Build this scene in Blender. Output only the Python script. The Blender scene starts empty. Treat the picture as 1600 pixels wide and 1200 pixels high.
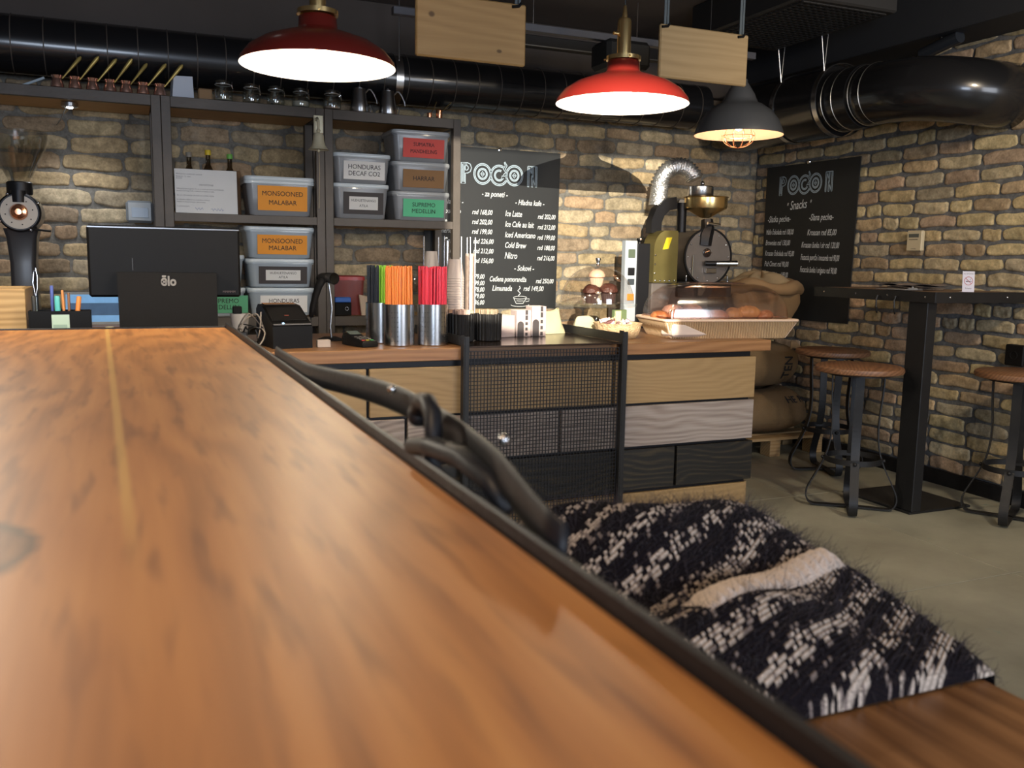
import bpy, math, random
import numpy as np
from mathutils import Vector, Matrix, Quaternion
S = bpy.context.scene
COL = S.collection
random.seed(7)
PI = math.pi

# ------------------------------------------------------------------ camera, exposure, world, lights
CAM_POS = Vector((0, 0, 1.25))
_p, _r, _y = math.radians(7.89), math.radians(.933), math.radians(23.24)
fw = Vector((math.sin(_y)*math.cos(_p), math.cos(_y)*math.cos(_p), -math.sin(_p)))
rt = Vector((math.cos(_y), -math.sin(_y), 0)); upv = rt.cross(fw)
rt, upv = math.cos(_r)*rt + math.sin(_r)*upv, -math.sin(_r)*rt + math.cos(_r)*upv
cd = bpy.data.cameras.new('camera'); cam = bpy.data.objects.new('camera', cd); COL.objects.link(cam)
cam.matrix_world = Matrix(((rt.x, upv.x, -fw.x, 0), (rt.y, upv.y, -fw.y, 0), (rt.z, upv.z, -fw.z, CAM_POS.z), (0, 0, 0, 1)))
cd.sensor_width = 36; cd.lens = 1396/1600*36; cd.clip_start = .02
cd.dof.use_dof = True; cd.dof.focus_distance = 4.6; cd.dof.aperture_fstop = 6.3
S.camera = cam
S.view_settings.view_transform = 'Standard'; S.view_settings.look = 'None'
S.view_settings.gamma = 1; S.view_settings.exposure = 0.08
S.view_settings.use_curve_mapping = False
W = bpy.data.worlds.new('room_ambient'); S.world = W; W.use_nodes = True
W.node_tree.nodes['Background'].inputs[0].default_value = (.50, .47, .45, 1)
W.node_tree.nodes['Background'].inputs[1].default_value = .17

def light(name, kind, loc, power, col, target=None, **kw):
    d = bpy.data.lights.new(name, kind); d.energy = power; d.color = col
    for k, v in kw.items(): setattr(d, k, v)
    o = bpy.data.objects.new(name, d); COL.objects.link(o); o.location = loc
    if target is not None:
        o.rotation_euler = (Vector(target)-Vector(loc)).to_track_quat('-Z', 'Y').to_euler()
    return o
# daylight from the shop windows behind the camera, to the left and to the right
light('window_daylight', 'AREA', (-.5, -3.1, 1.62), 98, (.70, .82, 1), (.3, 4.0, 1.6), shape='RECTANGLE', size=1.5, size_y=1.15)
light('front_window_daylight', 'AREA', (3.3, -3.2, 1.75), 105, (.84, .90, 1), (3.2, 3.5, 1.5), shape='RECTANGLE', size=2.2, size_y=1.6)
# the other warm pendants of the room: over the near table and over the bar table by the wall
light('pendant_light_over_near_table', 'SPOT', (-.45, .35, 2.35), 46, (1, .70, .42), (-.15, .7, 1.0), spot_size=math.radians(125), spot_blend=.8, shadow_soft_size=.06)
light('pendant_light_over_wall_table', 'SPOT', (3.0, 1.2, 2.5), 125, (1, .82, .58), (4.0, 3.5, 1.1), spot_size=math.radians(110), spot_blend=.9, shadow_soft_size=.1)
light('added_fill_left_of_counter', 'SPOT', (-.62, 2.80, 1.86), 62, (1, .88, .70), (-.62, 2.80, 0), spot_size=math.radians(162), spot_blend=.25, shadow_soft_size=.03)  # unseen lamp added to brighten the left shelf boxes and wall
# narrow spotlight on the menu board (its fixture is built below)
SPOT_POS = Vector((.29, -.04, 1.86))
light('menu_spotlight', 'SPOT', SPOT_POS, 2400, (1, .92, .76), (2.45, 5.5, 1.50), spot_size=math.radians(27), spot_blend=.12, shadow_soft_size=.0015)

# ------------------------------------------------------------------ materials
def _nt(name):
    m = bpy.data.materials.new(name); m.use_nodes = True
    nt = m.node_tree; return m, nt, nt.nodes['Principled BSDF']
MATS = {}
def mat(name, col, rough=.5, metal=0, bump=0, bscale=60, var=0, vscale=8, emit=None, es=0, spec=.5, coat=0, sheen=0):
    if name in MATS: return MATS[name]
    m, nt, b = _nt(name); N, L = nt.nodes, nt.links
    b.inputs['Base Color'].default_value = (*col, 1); b.inputs['Roughness'].default_value = rough
    b.inputs['Metallic'].default_value = metal; b.inputs['Specular IOR Level'].default_value = spec
    b.inputs['Coat Weight'].default_value = coat; b.inputs['Coat Roughness'].default_value = .1
    b.inputs['Sheen Weight'].default_value = sheen
    if emit: b.inputs['Emission Color'].default_value = (*emit, 1); b.inputs['Emission Strength'].default_value = es
    tc = N.new('ShaderNodeTexCoord')
    nz = N.new('ShaderNodeTexNoise'); nz.inputs['Scale'].default_value = vscale; nz.inputs['Detail'].default_value = 4
    L.new(tc.outputs['Object'], nz.inputs['Vector'])
    mx = N.new('ShaderNodeMix'); mx.data_type = 'RGBA'
    v = max(var, .06)
    mx.inputs[6].default_value = (*[c*(1-v) for c in col], 1); mx.inputs[7].default_value = (*[min(1, c*(1+v)) for c in col], 1)
    L.new(nz.outputs[0], mx.inputs[0]); L.new(mx.outputs[2], b.inputs['Base Color'])
    if bump:
        n2 = N.new('ShaderNodeTexNoise'); n2.inputs['Scale'].default_value = bscale; n2.inputs['Detail'].default_value = 3
        L.new(tc.outputs['Object'], n2.inputs['Vector'])
        bp = N.new('ShaderNodeBump'); bp.inputs['Strength'].default_value = bump; bp.inputs['Distance'].default_value = .01
        L.new(n2.outputs[0], bp.inputs['Height']); L.new(bp.outputs[0], b.inputs['Normal'])
    MATS[name] = m; return m

def clear(name, tint=(1, 1, 1), base=.05, gloss_rough=.03):
    """thin clear glass or plastic: see-through with a fresnel gloss"""
    if name in MATS: return MATS[name]
    m, nt, b = _nt(name); N, L = nt.nodes, nt.links; N.remove(b)
    tr = N.new('ShaderNodeBsdfTransparent'); tr.inputs[0].default_value = (*tint, 1)
    gl = N.new('ShaderNodeBsdfGlossy'); gl.inputs['Roughness'].default_value = gloss_rough; gl.inputs[0].default_value = (1, 1, 1, 1)
    lw = N.new('ShaderNodeLayerWeight'); lw.inputs[0].default_value = .30
    mp = N.new('ShaderNodeMapRange'); mp.inputs[3].default_value = base; mp.inputs[4].default_value = .42
    L.new(lw.outputs['Facing'], mp.inputs[0])
    pw = N.new('ShaderNodeMath'); pw.operation = 'POWER'; pw.inputs[1].default_value = 2.2
    L.new(lw.outputs['Facing'], pw.inputs[0]); L.new(pw.outputs[0], mp.inputs[0])
    mx = N.new('ShaderNodeMixShader'); L.new(mp.outputs[0], mx.inputs[0]); L.new(tr.outputs[0], mx.inputs[1]); L.new(gl.outputs[0], mx.inputs[2])
    L.new(mx.outputs[0], N['Material Output'].inputs[0]); MATS[name] = m; return m

def table_marks(N, L, tc, col):
    """short dark pore strokes, a ringed knot and one pale yellow resin line in the near table top"""
    mp = N.new('ShaderNodeMapping'); L.new(tc.outputs['Object'], mp.inputs[0]); mp.inputs['Scale'].default_value = (52, 6.0, 1); mp.inputs['Rotation'].default_value = (0, 0, .16)
    n = N.new('ShaderNodeTexNoise'); n.inputs['Scale'].default_value = 1; n.inputs['Detail'].default_value = 2; L.new(mp.outputs[0], n.inputs['Vector'])
    r = N.new('ShaderNodeMapRange'); r.interpolation_type = 'SMOOTHSTEP'; r.inputs[1].default_value = .50; r.inputs[2].default_value = .75; r.inputs[4].default_value = .55; L.new(n.outputs[0], r.inputs[0])
    m = N.new('ShaderNodeMix'); m.data_type = 'RGBA'; m.inputs[7].default_value = (.115, .035, .012, 1); L.new(r.outputs[0], m.inputs[0]); L.new(col, m.inputs[6]); col = m.outputs[2]
    k = N.new('ShaderNodeMapping'); L.new(tc.outputs['Object'], k.inputs[0]); sx, sy = 1/.036, 1/.062; k.inputs['Scale'].default_value = (sx, sy, 1); k.inputs['Location'].default_value = (.108*sx, -.672*sy, -1.05)
    nz = N.new('ShaderNodeTexNoise'); nz.inputs['Scale'].default_value = 40; L.new(tc.outputs['Object'], nz.inputs['Vector'])
    ln = N.new('ShaderNodeVectorMath'); ln.operation = 'LENGTH'; L.new(k.outputs[0], ln.inputs[0])
    ad = N.new('ShaderNodeMath'); ad.operation = 'MULTIPLY_ADD'; ad.inputs[1].default_value = .35; L.new(nz.outputs[0], ad.inputs[0]); L.new(ln.outputs['Value'], ad.inputs[2])
    rp = N.new('ShaderNodeValToRGB'); e = rp.color_ramp.elements; e[0].position = .25; e[0].color = (.5, .5, .5, 1); e[1].position = .86; e[1].color = (.95, .95, .95, 1)
    x = e.new(.60); x.color = (.45, .45, .45, 1); y = e.new(1.0); y.color = (0, 0, 0, 1)
    dv = N.new('ShaderNodeMath'); dv.operation = 'DIVIDE'; dv.inputs[1].default_value = 1.45; L.new(ad.outputs[0], dv.inputs[0]); L.new(dv.outputs[0], rp.inputs[0])
    m = N.new('ShaderNodeMix'); m.data_type = 'RGBA'; m.inputs[7].default_value = (.075, .034, .018, 1); L.new(rp.outputs[0], m.inputs[0]); L.new(col, m.inputs[6]); col = m.outputs[2]
    sp = N.new('ShaderNodeSeparateXYZ'); L.new(tc.outputs['Object'], sp.inputs[0])
    a = N.new('ShaderNodeMath'); a.operation = 'MULTIPLY_ADD'; a.inputs[1].default_value = .0264; a.inputs[2].default_value = -.0125; L.new(sp.outputs['Y'], a.inputs[0])
    b = N.new('ShaderNodeMath'); b.operation = 'ADD'; L.new(sp.outputs['X'], b.inputs[0]); L.new(a.outputs[0], b.inputs[1])
    c = N.new('ShaderNodeMath'); c.operation = 'ABSOLUTE'; L.new(b.outputs[0], c.inputs[0])
    d = N.new('ShaderNodeMapRange'); d.interpolation_type = 'SMOOTHSTEP'; d.inputs[1].default_value = .0015; d.inputs[2].default_value = .0075; d.inputs[3].default_value = 1; d.inputs[4].default_value = 0; L.new(c.outputs[0], d.inputs[0])
    f = N.new('ShaderNodeMapRange'); f.interpolation_type = 'SMOOTHSTEP'; f.inputs[1].default_value = .55; f.inputs[2].default_value = .85; f.inputs[4].default_value = .55; L.new(sp.outputs['Y'], f.inputs[0])
    g = N.new('ShaderNodeMath'); g.operation = 'MULTIPLY'; L.new(d.outputs[0], g.inputs[0]); L.new(f.outputs[0], g.inputs[1])
    m = N.new('ShaderNodeMix'); m.data_type = 'RGBA'; m.inputs[7].default_value = (.62, .40, .12, 1); L.new(g.outputs[0], m.inputs[0]); L.new(col, m.inputs[6]); return m.outputs[2]

def wood(name, dark, mid, lite, axis='X', scale=1.0, rough=.4, bump=.15, seed=0, knots=(), bands=40, rotz=0, amp=.06, st=.28, fib=.42, sw=.24, coat=0, contrast=(.25, .75)):
    if name in MATS: return MATS[name]
    m, nt, b = _nt(name); N, L = nt.nodes, nt.links
    tc = N.new('ShaderNodeTexCoord'); mp = N.new('ShaderNodeMapping'); L.new(tc.outputs['Object'], mp.inputs[0])
    mp.inputs['Scale'].default_value = tuple(scale*(st if a == axis else 1) for a in 'XYZ')
    mp.inputs['Location'].default_value = (seed*1.37, seed*.71, seed*2.13)
    mp.inputs['Rotation'].default_value = (0, 0, rotz)
    n1 = N.new('ShaderNodeTexNoise'); n1.inputs['Scale'].default_value = 3.2; n1.inputs['Detail'].default_value = 2
    L.new(mp.outputs[0], n1.inputs['Vector'])
    mul = N.new('ShaderNodeVectorMath'); mul.operation = 'SCALE'; mul.inputs['Scale'].default_value = .0+amp*2
    L.new(n1.outputs['Color'], mul.inputs[0])
    ad = N.new('ShaderNodeVectorMath'); ad.operation = 'ADD'; L.new(mp.outputs[0], ad.inputs[0]); L.new(mul.outputs[0], ad.inputs[1])
    wv = N.new('ShaderNodeTexNoise'); wv.inputs['Scale'].default_value = 1.0; 
    sep = N.new('ShaderNodeSeparateXYZ'); L.new(ad.outputs[0], sep.inputs[0])
    a1 = [a for a in 'XYZ' if a != axis]
    su = N.new('ShaderNodeMath'); su.operation = 'ADD'; L.new(sep.outputs[a1[0]], su.inputs[0]); L.new(sep.outputs[a1[1]], su.inputs[1])
    m1 = N.new('ShaderNodeMath'); m1.operation = 'MULTIPLY'; m1.inputs[1].default_value = bands*2*PI; L.new(su.outputs[0], m1.inputs[0])
    sn = N.new('ShaderNodeMath'); sn.operation = 'SINE'; L.new(m1.outputs[0], sn.inputs[0])
    mr = N.new('ShaderNodeMapRange'); mr.inputs[1].default_value = -1; L.new(sn.outputs[0], mr.inputs[0])
    # fine fibres
    mp2 = N.new('ShaderNodeMapping'); L.new(tc.outputs['Object'], mp2.inputs[0])
    mp2.inputs['Scale'].default_value = tuple(scale*(2.5 if a == axis else 70) for a in 'XYZ')
    mp2.inputs['Rotation'].default_value = (0, 0, rotz)
    n2 = N.new('ShaderNodeTexNoise'); n2.inputs['Scale'].default_value = 1.5; n2.inputs['Detail'].default_value = 3; L.new(mp2.outputs[0], n2.inputs['Vector'])
    n3 = N.new('ShaderNodeTexNoise'); n3.inputs['Scale'].default_value = 2.2; n3.inputs['Detail'].default_value = 3; L.new(mp.outputs[0], n3.inputs['Vector'])
    s1 = N.new('ShaderNodeMath'); s1.operation = 'MULTIPLY_ADD'; s1.inputs[1].default_value = sw; L.new(mr.outputs[0], s1.inputs[0])
    s2 = N.new('ShaderNodeMath'); s2.operation = 'MULTIPLY'; s2.inputs[1].default_value = fib; L.new(n2.outputs[0], s2.inputs[0]); L.new(s2.outputs[0], s1.inputs[2])
    s3 = N.new('ShaderNodeMath'); s3.operation = 'MULTIPLY_ADD'; s3.inputs[1].default_value = .45; L.new(n3.outputs[0], s3.inputs[0]); L.new(s1.outputs[0], s3.inputs[2])
    rp = N.new('ShaderNodeValToRGB'); L.new(s3.outputs[0], rp.inputs[0])
    e = rp.color_ramp.elements; e[0].position = contrast[0]; e[0].color = (*dark, 1); e[1].position = contrast[1]; e[1].color = (*lite, 1)
    k = e.new((contrast[0]+contrast[1])/2); k.color = (*mid, 1)
    col = rp.outputs[0]
    for (kx, ky, kz, kr, ks) in knots:
        m3 = N.new('ShaderNodeMapping'); L.new(tc.outputs['Object'], m3.inputs[0])
        sc = [1/kr]*3; sc['XYZ'.index(axis)] = 1/(kr*ks)
        m3.inputs['Scale'].default_value = sc; m3.inputs['Location'].default_value = (-kx*sc[0], -ky*sc[1], -kz*sc[2])
        ln = N.new('ShaderNodeVectorMath'); ln.operation = 'LENGTH'; L.new(m3.outputs[0], ln.inputs[0])
        kk = N.new('ShaderNodeMapRange'); kk.interpolation_type = 'SMOOTHSTEP'; kk.inputs[1].default_value = .5; kk.inputs[2].default_value = 1.25
        kk.inputs[3].default_value = .9; kk.inputs[4].default_value = 0; L.new(ln.outputs['Value'], kk.inputs[0])
        mk = N.new('ShaderNodeMix'); mk.data_type = 'RGBA'; mk.inputs[7].default_value = (*[c*.45 for c in dark], 1)
        L.new(kk.outputs[0], mk.inputs[0]); L.new(col, mk.inputs[6]); col = mk.outputs[2]
    if name == 'near_table_oak': col = table_marks(N, L, tc, col)
    L.new(col, b.inputs['Base Color']); b.inputs['Roughness'].default_value = rough
    b.inputs['Coat Weight'].default_value = coat; b.inputs['Coat Roughness'].default_value = .25
    if bump:
        bp = N.new('ShaderNodeBump'); bp.inputs['Strength'].default_value = bump; bp.inputs['Distance'].default_value = .004
        L.new(s3.outputs[0], bp.inputs['Height']); L.new(bp.outputs[0], b.inputs['Normal'])
    MATS[name] = m; return m

# ------------------------------------------------------------------ mesh helpers
class MB:
    def __init__(s): s.v = []; s.f = []
    def add(s, vs, fs):
        k = len(s.v); s.v += [Vector(v) for v in vs]; s.f += [[i+k for i in f] for f in fs]; return s
    def box(s, x0, x1, y0, y1, z0, z1, c=0):
        """box, its edges chamfered by c"""
        if c <= 0:
            vs = [(x, y, z) for x in (x0, x1) for y in (y0, y1) for z in (z0, z1)]
            return s.add(vs, [(0, 1, 3, 2), (4, 6, 7, 5), (0, 4, 5, 1), (2, 3, 7, 6), (0, 2, 6, 4), (1, 5, 7, 3)])
        import itertools
        c = min(c, (x1-x0)/2.01, (y1-y0)/2.01, (z1-z0)/2.01)
        lo, hi = (x0, y0, z0), (x1, y1, z1); vs = []; idx = {}
        for sg in itertools.product((0, 1), repeat=3):
            for ax in range(3):
                p = [ (hi[i]-c if sg[i] else lo[i]+c) for i in range(3)]; p[ax] = hi[ax] if sg[ax] else lo[ax]
                idx[(sg, ax)] = len(vs); vs.append(p)
        fs = []
        for ax in range(3):
            o = [i for i in range(3) if i != ax]
            for sd in (0, 1):
                q = []
                for a, b in ((0, 0), (1, 0), (1, 1), (0, 1)):
                    sg = [0, 0, 0]; sg[ax] = sd; sg[o[0]] = a; sg[o[1]] = b; q.append(idx[(tuple(sg), ax)])
                fs.append(q)
            for a in (0, 1):
                for b in (0, 1):
                    g0 = [0, 0, 0]; g0[o[0]] = a; g0[o[1]] = b; g1 = list(g0); g1[ax] = 1
                    g0, g1 = tuple(g0), tuple(g1)
                    fs.append([idx[(g0, o[0])], idx[(g1, o[0])], idx[(g1, o[1])], idx[(g0, o[1])]])
        for sg in itertools.product((0, 1), repeat=3): fs.append([idx[(sg, 0)], idx[(sg, 1)], idx[(sg, 2)]])
        return s.add(vs, fs)
    def lathe(s, prof, n=32, c=(0, 0, 0), axis=None, rib=None):
        """profile of (r, z) turned about z (or about axis) at c"""
        q = Vector((0, 0, 1)).rotation_difference(Vector(axis)) if axis is not None else None
        vs = []
        for (r, z) in prof:
            for i in range(n):
                a = 2*PI*i/n; rr = r*(rib(i, z) if rib else 1)
                p = Vector((rr*math.cos(a), rr*math.sin(a), z))
                if q: p = q @ p
                vs.append(p+Vector(c))
        fs = [(j*n+i, j*n+(i+1) % n, (j+1)*n+(i+1) % n, (j+1)*n+i) for j in range(len(prof)-1) for i in range(n)]
        if prof[0][0] > 1e-6 and prof[0] != prof[-1]: pass
        return s.add(vs, fs)
    def cyl(s, p0, p1, r0, r1=None, n=20):
        r1 = r0 if r1 is None else r1; p0, p1 = Vector(p0), Vector(p1); d = p1-p0
        return s.lathe([(0, 0), (r0, 0), (r1, d.length), (0, d.length)], n, p0, d)
    def tube(s, pts, r, n=10, closed=False, flat=1.0, up=None, caps=True):
        """tube along pts; r a number or a list; flat squashes it along the frame's second axis"""
        pts = [Vector(p) for p in pts]; m = len(pts); k = len(s.v)
        rs = r if isinstance(r, (list, tuple)) else [r]*m
        nrm = None
        for i, p in enumerate(pts):
            a = pts[(i+1) % m] if (closed or i < m-1) else p; b = pts[i-1] if (closed or i > 0) else p
            t = (a-b).normalized()
            if up is not None: nrm = Vector(up); nrm = (nrm-t*nrm.dot(t)).normalized()
            elif nrm is None:
                h = Vector((0, 0, 1)) if abs(t.z) < .9 else Vector((1, 0, 0)); nrm = (h-t*h.dot(t)).normalized()
            else: nrm = (nrm-t*nrm.dot(t)).normalized()
            bi = t.cross(nrm)
            for j in range(n):
                an = 2*PI*j/n + (PI/4 if n == 4 else 0); s.v.append(p+rs[i]*(math.cos(an)*nrm*flat+math.sin(an)*bi))
        e = m if closed else m-1
        for i in range(e):
            for j in range(n):
                s.f.append([k+i*n+j, k+i*n+(j+1) % n, k+((i+1) % m)*n+(j+1) % n, k+((i+1) % m)*n+j])
        if not closed and caps:
            s.f.append([k+j for j in range(n)][::-1]); s.f.append([k+(m-1)*n+j for j in range(n)])
        return s
    def ball(s, c, r, n=20, m=12, sc=(1, 1, 1)):
        k = len(s.v); c = Vector(c)
        for i in range(m+1):
            t = PI*i/m
            for j in range(n):
                a = 2*PI*j/n; s.v.append(c+Vector((r*sc[0]*math.sin(t)*math.cos(a), r*sc[1]*math.sin(t)*math.sin(a), r*sc[2]*math.cos(t))))
        for i in range(m):
            for j in range(n): s.f.append([k+i*n+j, k+(i+1)*n+j, k+(i+1)*n+(j+1) % n, k+i*n+(j+1) % n])
        return s
    def prism(s, poly, y0, y1):
        """poly of (x, z) extruded from y0 to y1"""
        n = len(poly); vs = [(x, y0, z) for x, z in poly]+[(x, y1, z) for x, z in poly]
        return s.add(vs, [list(range(n)), list(range(2*n-1, n-1, -1))]+[[i, i+n, (i+1) % n+n, (i+1) % n] for i in range(n)])
    def sweep(s, sections):
        """skin through closed sections of equal length"""
        n = len(sections[0]); k = len(s.v)
        for sec in sections: s.v += [Vector(p) for p in sec]
        for i in range(len(sections)-1):
            for j in range(n): s.f.append([k+i*n+j, k+i*n+(j+1) % n, k+(i+1)*n+(j+1) % n, k+(i+1)*n+j])
        return s
    def grid(s, fn, nu, nv):
        k = len(s.v)
        for i in range(nu+1):
            for j in range(nv+1): s.v.append(Vector(fn(i/nu, j/nv)))
        for i in range(nu):
            for j in range(nv):
                a = k+i*(nv+1)+j; s.f.append([a, a+nv+1, a+nv+2, a+1])
        return s
    def xf(s, M, k0=0):
        for i in range(k0, len(s.v)): s.v[i] = M @ s.v[i]
        return s
    def build(s, name, m, parent=None, smooth=False, subsurf=0, solid=0):
        me = bpy.data.meshes.new(name); me.from_pydata([tuple(v) for v in s.v], [], s.f)
        import bmesh
        bm = bmesh.new(); bm.from_mesh(me)
        bmesh.ops.remove_doubles(bm, verts=bm.verts, dist=1e-6)
        bmesh.ops.recalc_face_normals(bm, faces=bm.faces); bm.to_mesh(me); bm.free()
        me.materials.append(m)
        if smooth:
            me.polygons.foreach_set('use_smooth', [True]*len(me.polygons))
            if smooth != 'all':
                me.update(); me.set_sharp_from_angle(angle=math.radians(38))
        o = bpy.data.objects.new(name, me); COL.objects.link(o)
        if parent is not None: o.parent = parent
        if solid: md = o.modifiers.new('s', 'SOLIDIFY'); md.thickness = solid; md.offset = 0
        if subsurf: md = o.modifiers.new('u', 'SUBSURF'); md.levels = md.render_levels = subsurf
        return o

def tag(o, label, cat, group=None, kind=None):
    if label: o['label'] = label
    if cat: o['category'] = cat
    if group: o['group'] = group
    if kind: o['kind'] = kind
    return o
def thing(name, label, cat, loc=(0, 0, 0), rz=0, group=None):
    o = bpy.data.objects.new(name, None); COL.objects.link(o); o.empty_display_size = .05
    o.location = loc; o.rotation_euler = (0, 0, rz); return tag(o, label, cat, group)
def kids(o): return [c for c in bpy.data.objects if c.parent == o]
def dup(root, loc, rz=None, label=None, group=None, tree=None):
    def cp(o, par):
        c = o.copy(); COL.objects.link(c); c.parent = par
        for k in kids(o): cp(k, c)
        return c
    r = cp(root, None); r.location = loc
    if rz is not None: r.rotation_euler = (0, 0, rz)
    if label: r['label'] = label
    if group: r['group'] = group
    return r
def text_mb(body, size, x, z, y=-.001, align='CENTER', shear=0, sx=1.0, thin=0, rot=0, mb=None):
    """lettering laid in the xz plane facing -y"""
    c = bpy.data.curves.new('t', 'FONT'); c.body = body; c.size = size; c.align_x = align; c.align_y = 'CENTER'; c.shear = shear
    c.offset = thin; c.resolution_u = 3
    o = bpy.data.objects.new('t', c); COL.objects.link(o)
    me = o.to_mesh(); mb = mb or MB()
    ca, sa = math.cos(rot), math.sin(rot)
    mb.add([(x+ca*v.co.x*sx-sa*v.co.y, y, z+sa*v.co.x*sx+ca*v.co.y) for v in me.vertices], [list(p.vertices) for p in me.polygons])
    o.to_mesh_clear(); bpy.data.objects.remove(o); bpy.data.curves.remove(c); return mb
def stroke(mb, pts, w, y=-.001, closed=False):
    """flat chalk line in the xz plane"""
    m = len(pts); L, Rr = [], []
    for i in range(m):
        a = pts[(i+1) % m] if (closed or i < m-1) else pts[i]; b = pts[i-1] if (closed or i > 0) else pts[i]
        dx, dz = a[0]-b[0], a[1]-b[1]; l = math.hypot(dx, dz) or 1; nx, nz = -dz/l*w/2, dx/l*w/2
        L.append((pts[i][0]+nx, y, pts[i][1]+nz)); Rr.append((pts[i][0]-nx, y, pts[i][1]-nz))
    e = m if closed else m-1
    mb.add(L+Rr, [[i, (i+1) % m, m+(i+1) % m, m+i] for i in range(e)]); return mb
def arc(cx, cz, r, a0, a1, n=24, ry=None):
    ry = ry or r
    return [(cx+r*math.cos(math.radians(a0+(a1-a0)*i/n)), cz+ry*math.sin(math.radians(a0+(a1-a0)*i/n))) for i in range(n+1)]
def rrect(w, d, r, n=5, cx=0, cy=0, z=0):
    out = []
    for sx, sy, a0 in ((1, 1, 0), (-1, 1, 90), (-1, -1, 180), (1, -1, 270)):
        for i in range(n+1):
            a = math.radians(a0+90*i/n); out.append((cx+sx*(w/2-r)+r*math.cos(a), cy+sy*(d/2-r)+r*math.sin(a), z))
    return out

BLACK = mat('black_metal', (.018, .018, .021), .42, .55, bump=.05, bscale=90)
STEELD = mat('dark_painted_steel', (.10, .082, .068), .5, .25, bump=.08, bscale=60, var=.3)
STEELB = mat('blackened_steel', (.024, .024, .026), .45, .5, bump=.05, bscale=80, var=.25)
STEEL = mat('brushed_steel', (.56, .56, .57), .24, 1)
CHROME = mat('chrome', (.75, .75, .76), .10, 1)
BRASS = mat('polished_brass', (.80, .58, .26), .24, .95)
OLDBRASS = mat('aged_brass', (.42, .33, .13), .38, 1, var=.3, vscale=14)
COPPER = mat('copper', (.75, .34, .19), .22, 1)
PLASTIC = mat('black_plastic', (.008, .0075, .0075), .42, spec=.12)
RUBBER = mat('matt_black_plastic', (.012, .011, .011), .65, spec=.12)
WHITE = mat('white_card', (.80, .79, .77), .6)
CHALK = mat('white_chalk', (.72, .75, .77), .9)
CHALKB = mat('blue_grey_chalk', (.42, .52, .60), .9)
INK = mat('black_ink', (.02, .02, .025), .7)
GLASS = clear('clear_glass', (.93, .95, .95), .06)
DOME = clear('clear_plastic_dome', (.92, .90, .89), .11, .06)

# ------------------------------------------------------------------ setting: brick walls, floor, ceiling
def brick_mat(name, mortar=False, col=(0, 0, 0)):
    m, nt, b = _nt(name); N, L = nt.nodes, nt.links
    tc = N.new('ShaderNodeTexCoord'); at = N.new('ShaderNodeAttribute'); at.attribute_name = 'brick'
    n1 = N.new('ShaderNodeTexNoise'); n1.inputs['Scale'].default_value = 16; n1.inputs['Detail'].default_value = 6; n1.inputs['Roughness'].default_value = .65
    n2 = N.new('ShaderNodeTexNoise'); n2.inputs['Scale'].default_value = 85; n2.inputs['Detail'].default_value = 4
    for n in (n1, n2): L.new(tc.outputs['Object'], n.inputs['Vector'])
    r1 = N.new('ShaderNodeMapRange'); r1.inputs[1].default_value = .32; r1.inputs[2].default_value = .68; r1.inputs[3].default_value = .62; r1.inputs[4].default_value = 1.25
    L.new(n1.outputs[0], r1.inputs[0])
    r2 = N.new('ShaderNodeMapRange'); r2.inputs[1].default_value = .3; r2.inputs[2].default_value = .7; r2.inputs[3].default_value = .8; r2.inputs[4].default_value = 1.15
    L.new(n2.outputs[0], r2.inputs[0])
    mu = N.new('ShaderNodeMath'); mu.operation = 'MULTIPLY'; L.new(r1.outputs[0], mu.inputs[0]); L.new(r2.outputs[0], mu.inputs[1])
    sc = N.new('ShaderNodeVectorMath'); sc.operation = 'SCALE'; L.new(at.outputs['Color'], sc.inputs[0]); L.new(mu.outputs[0], sc.inputs['Scale'])
    # pale lime smears and sooty spots
    n3 = N.new('ShaderNodeTexNoise'); n3.inputs['Scale'].default_value = 7; n3.inputs['Detail'].default_value = 8; n3.inputs['Roughness'].default_value = .7
    L.new(tc.outputs['Object'], n3.inputs['Vector'])
    r3 = N.new('ShaderNodeMapRange'); r3.inputs[1].default_value = .56; r3.inputs[2].default_value = .74; r3.inputs[4].default_value = .45; L.new(n3.outputs[0], r3.inputs[0])
    mx = N.new('ShaderNodeMix'); mx.data_type = 'RGBA'; mx.inputs[7].default_value = (.42, .37, .30, 1)
    L.new(r3.outputs[0], mx.inputs[0]); L.new(sc.outputs[0], mx.inputs[6]); L.new(mx.outputs[2], b.inputs['Base Color'])
    b.inputs['Roughness'].default_value = .92; b.inputs['Specular IOR Level'].default_value = .2
    bp = N.new('ShaderNodeBump'); bp.inputs['Strength'].default_value = .5; bp.inputs['Distance'].default_value = .006
    ad = N.new('ShaderNodeMath'); ad.operation = 'MULTIPLY_ADD'; ad.inputs[1].default_value = .5; L.new(n2.outputs[0], ad.inputs[0]); L.new(n1.outputs[0], ad.inputs[2])
    L.new(ad.outputs[0], bp.inputs['Height']); L.new(bp.outputs[0], b.inputs['Normal'])
    return m
BRICK = brick_mat('old_brick')

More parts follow.
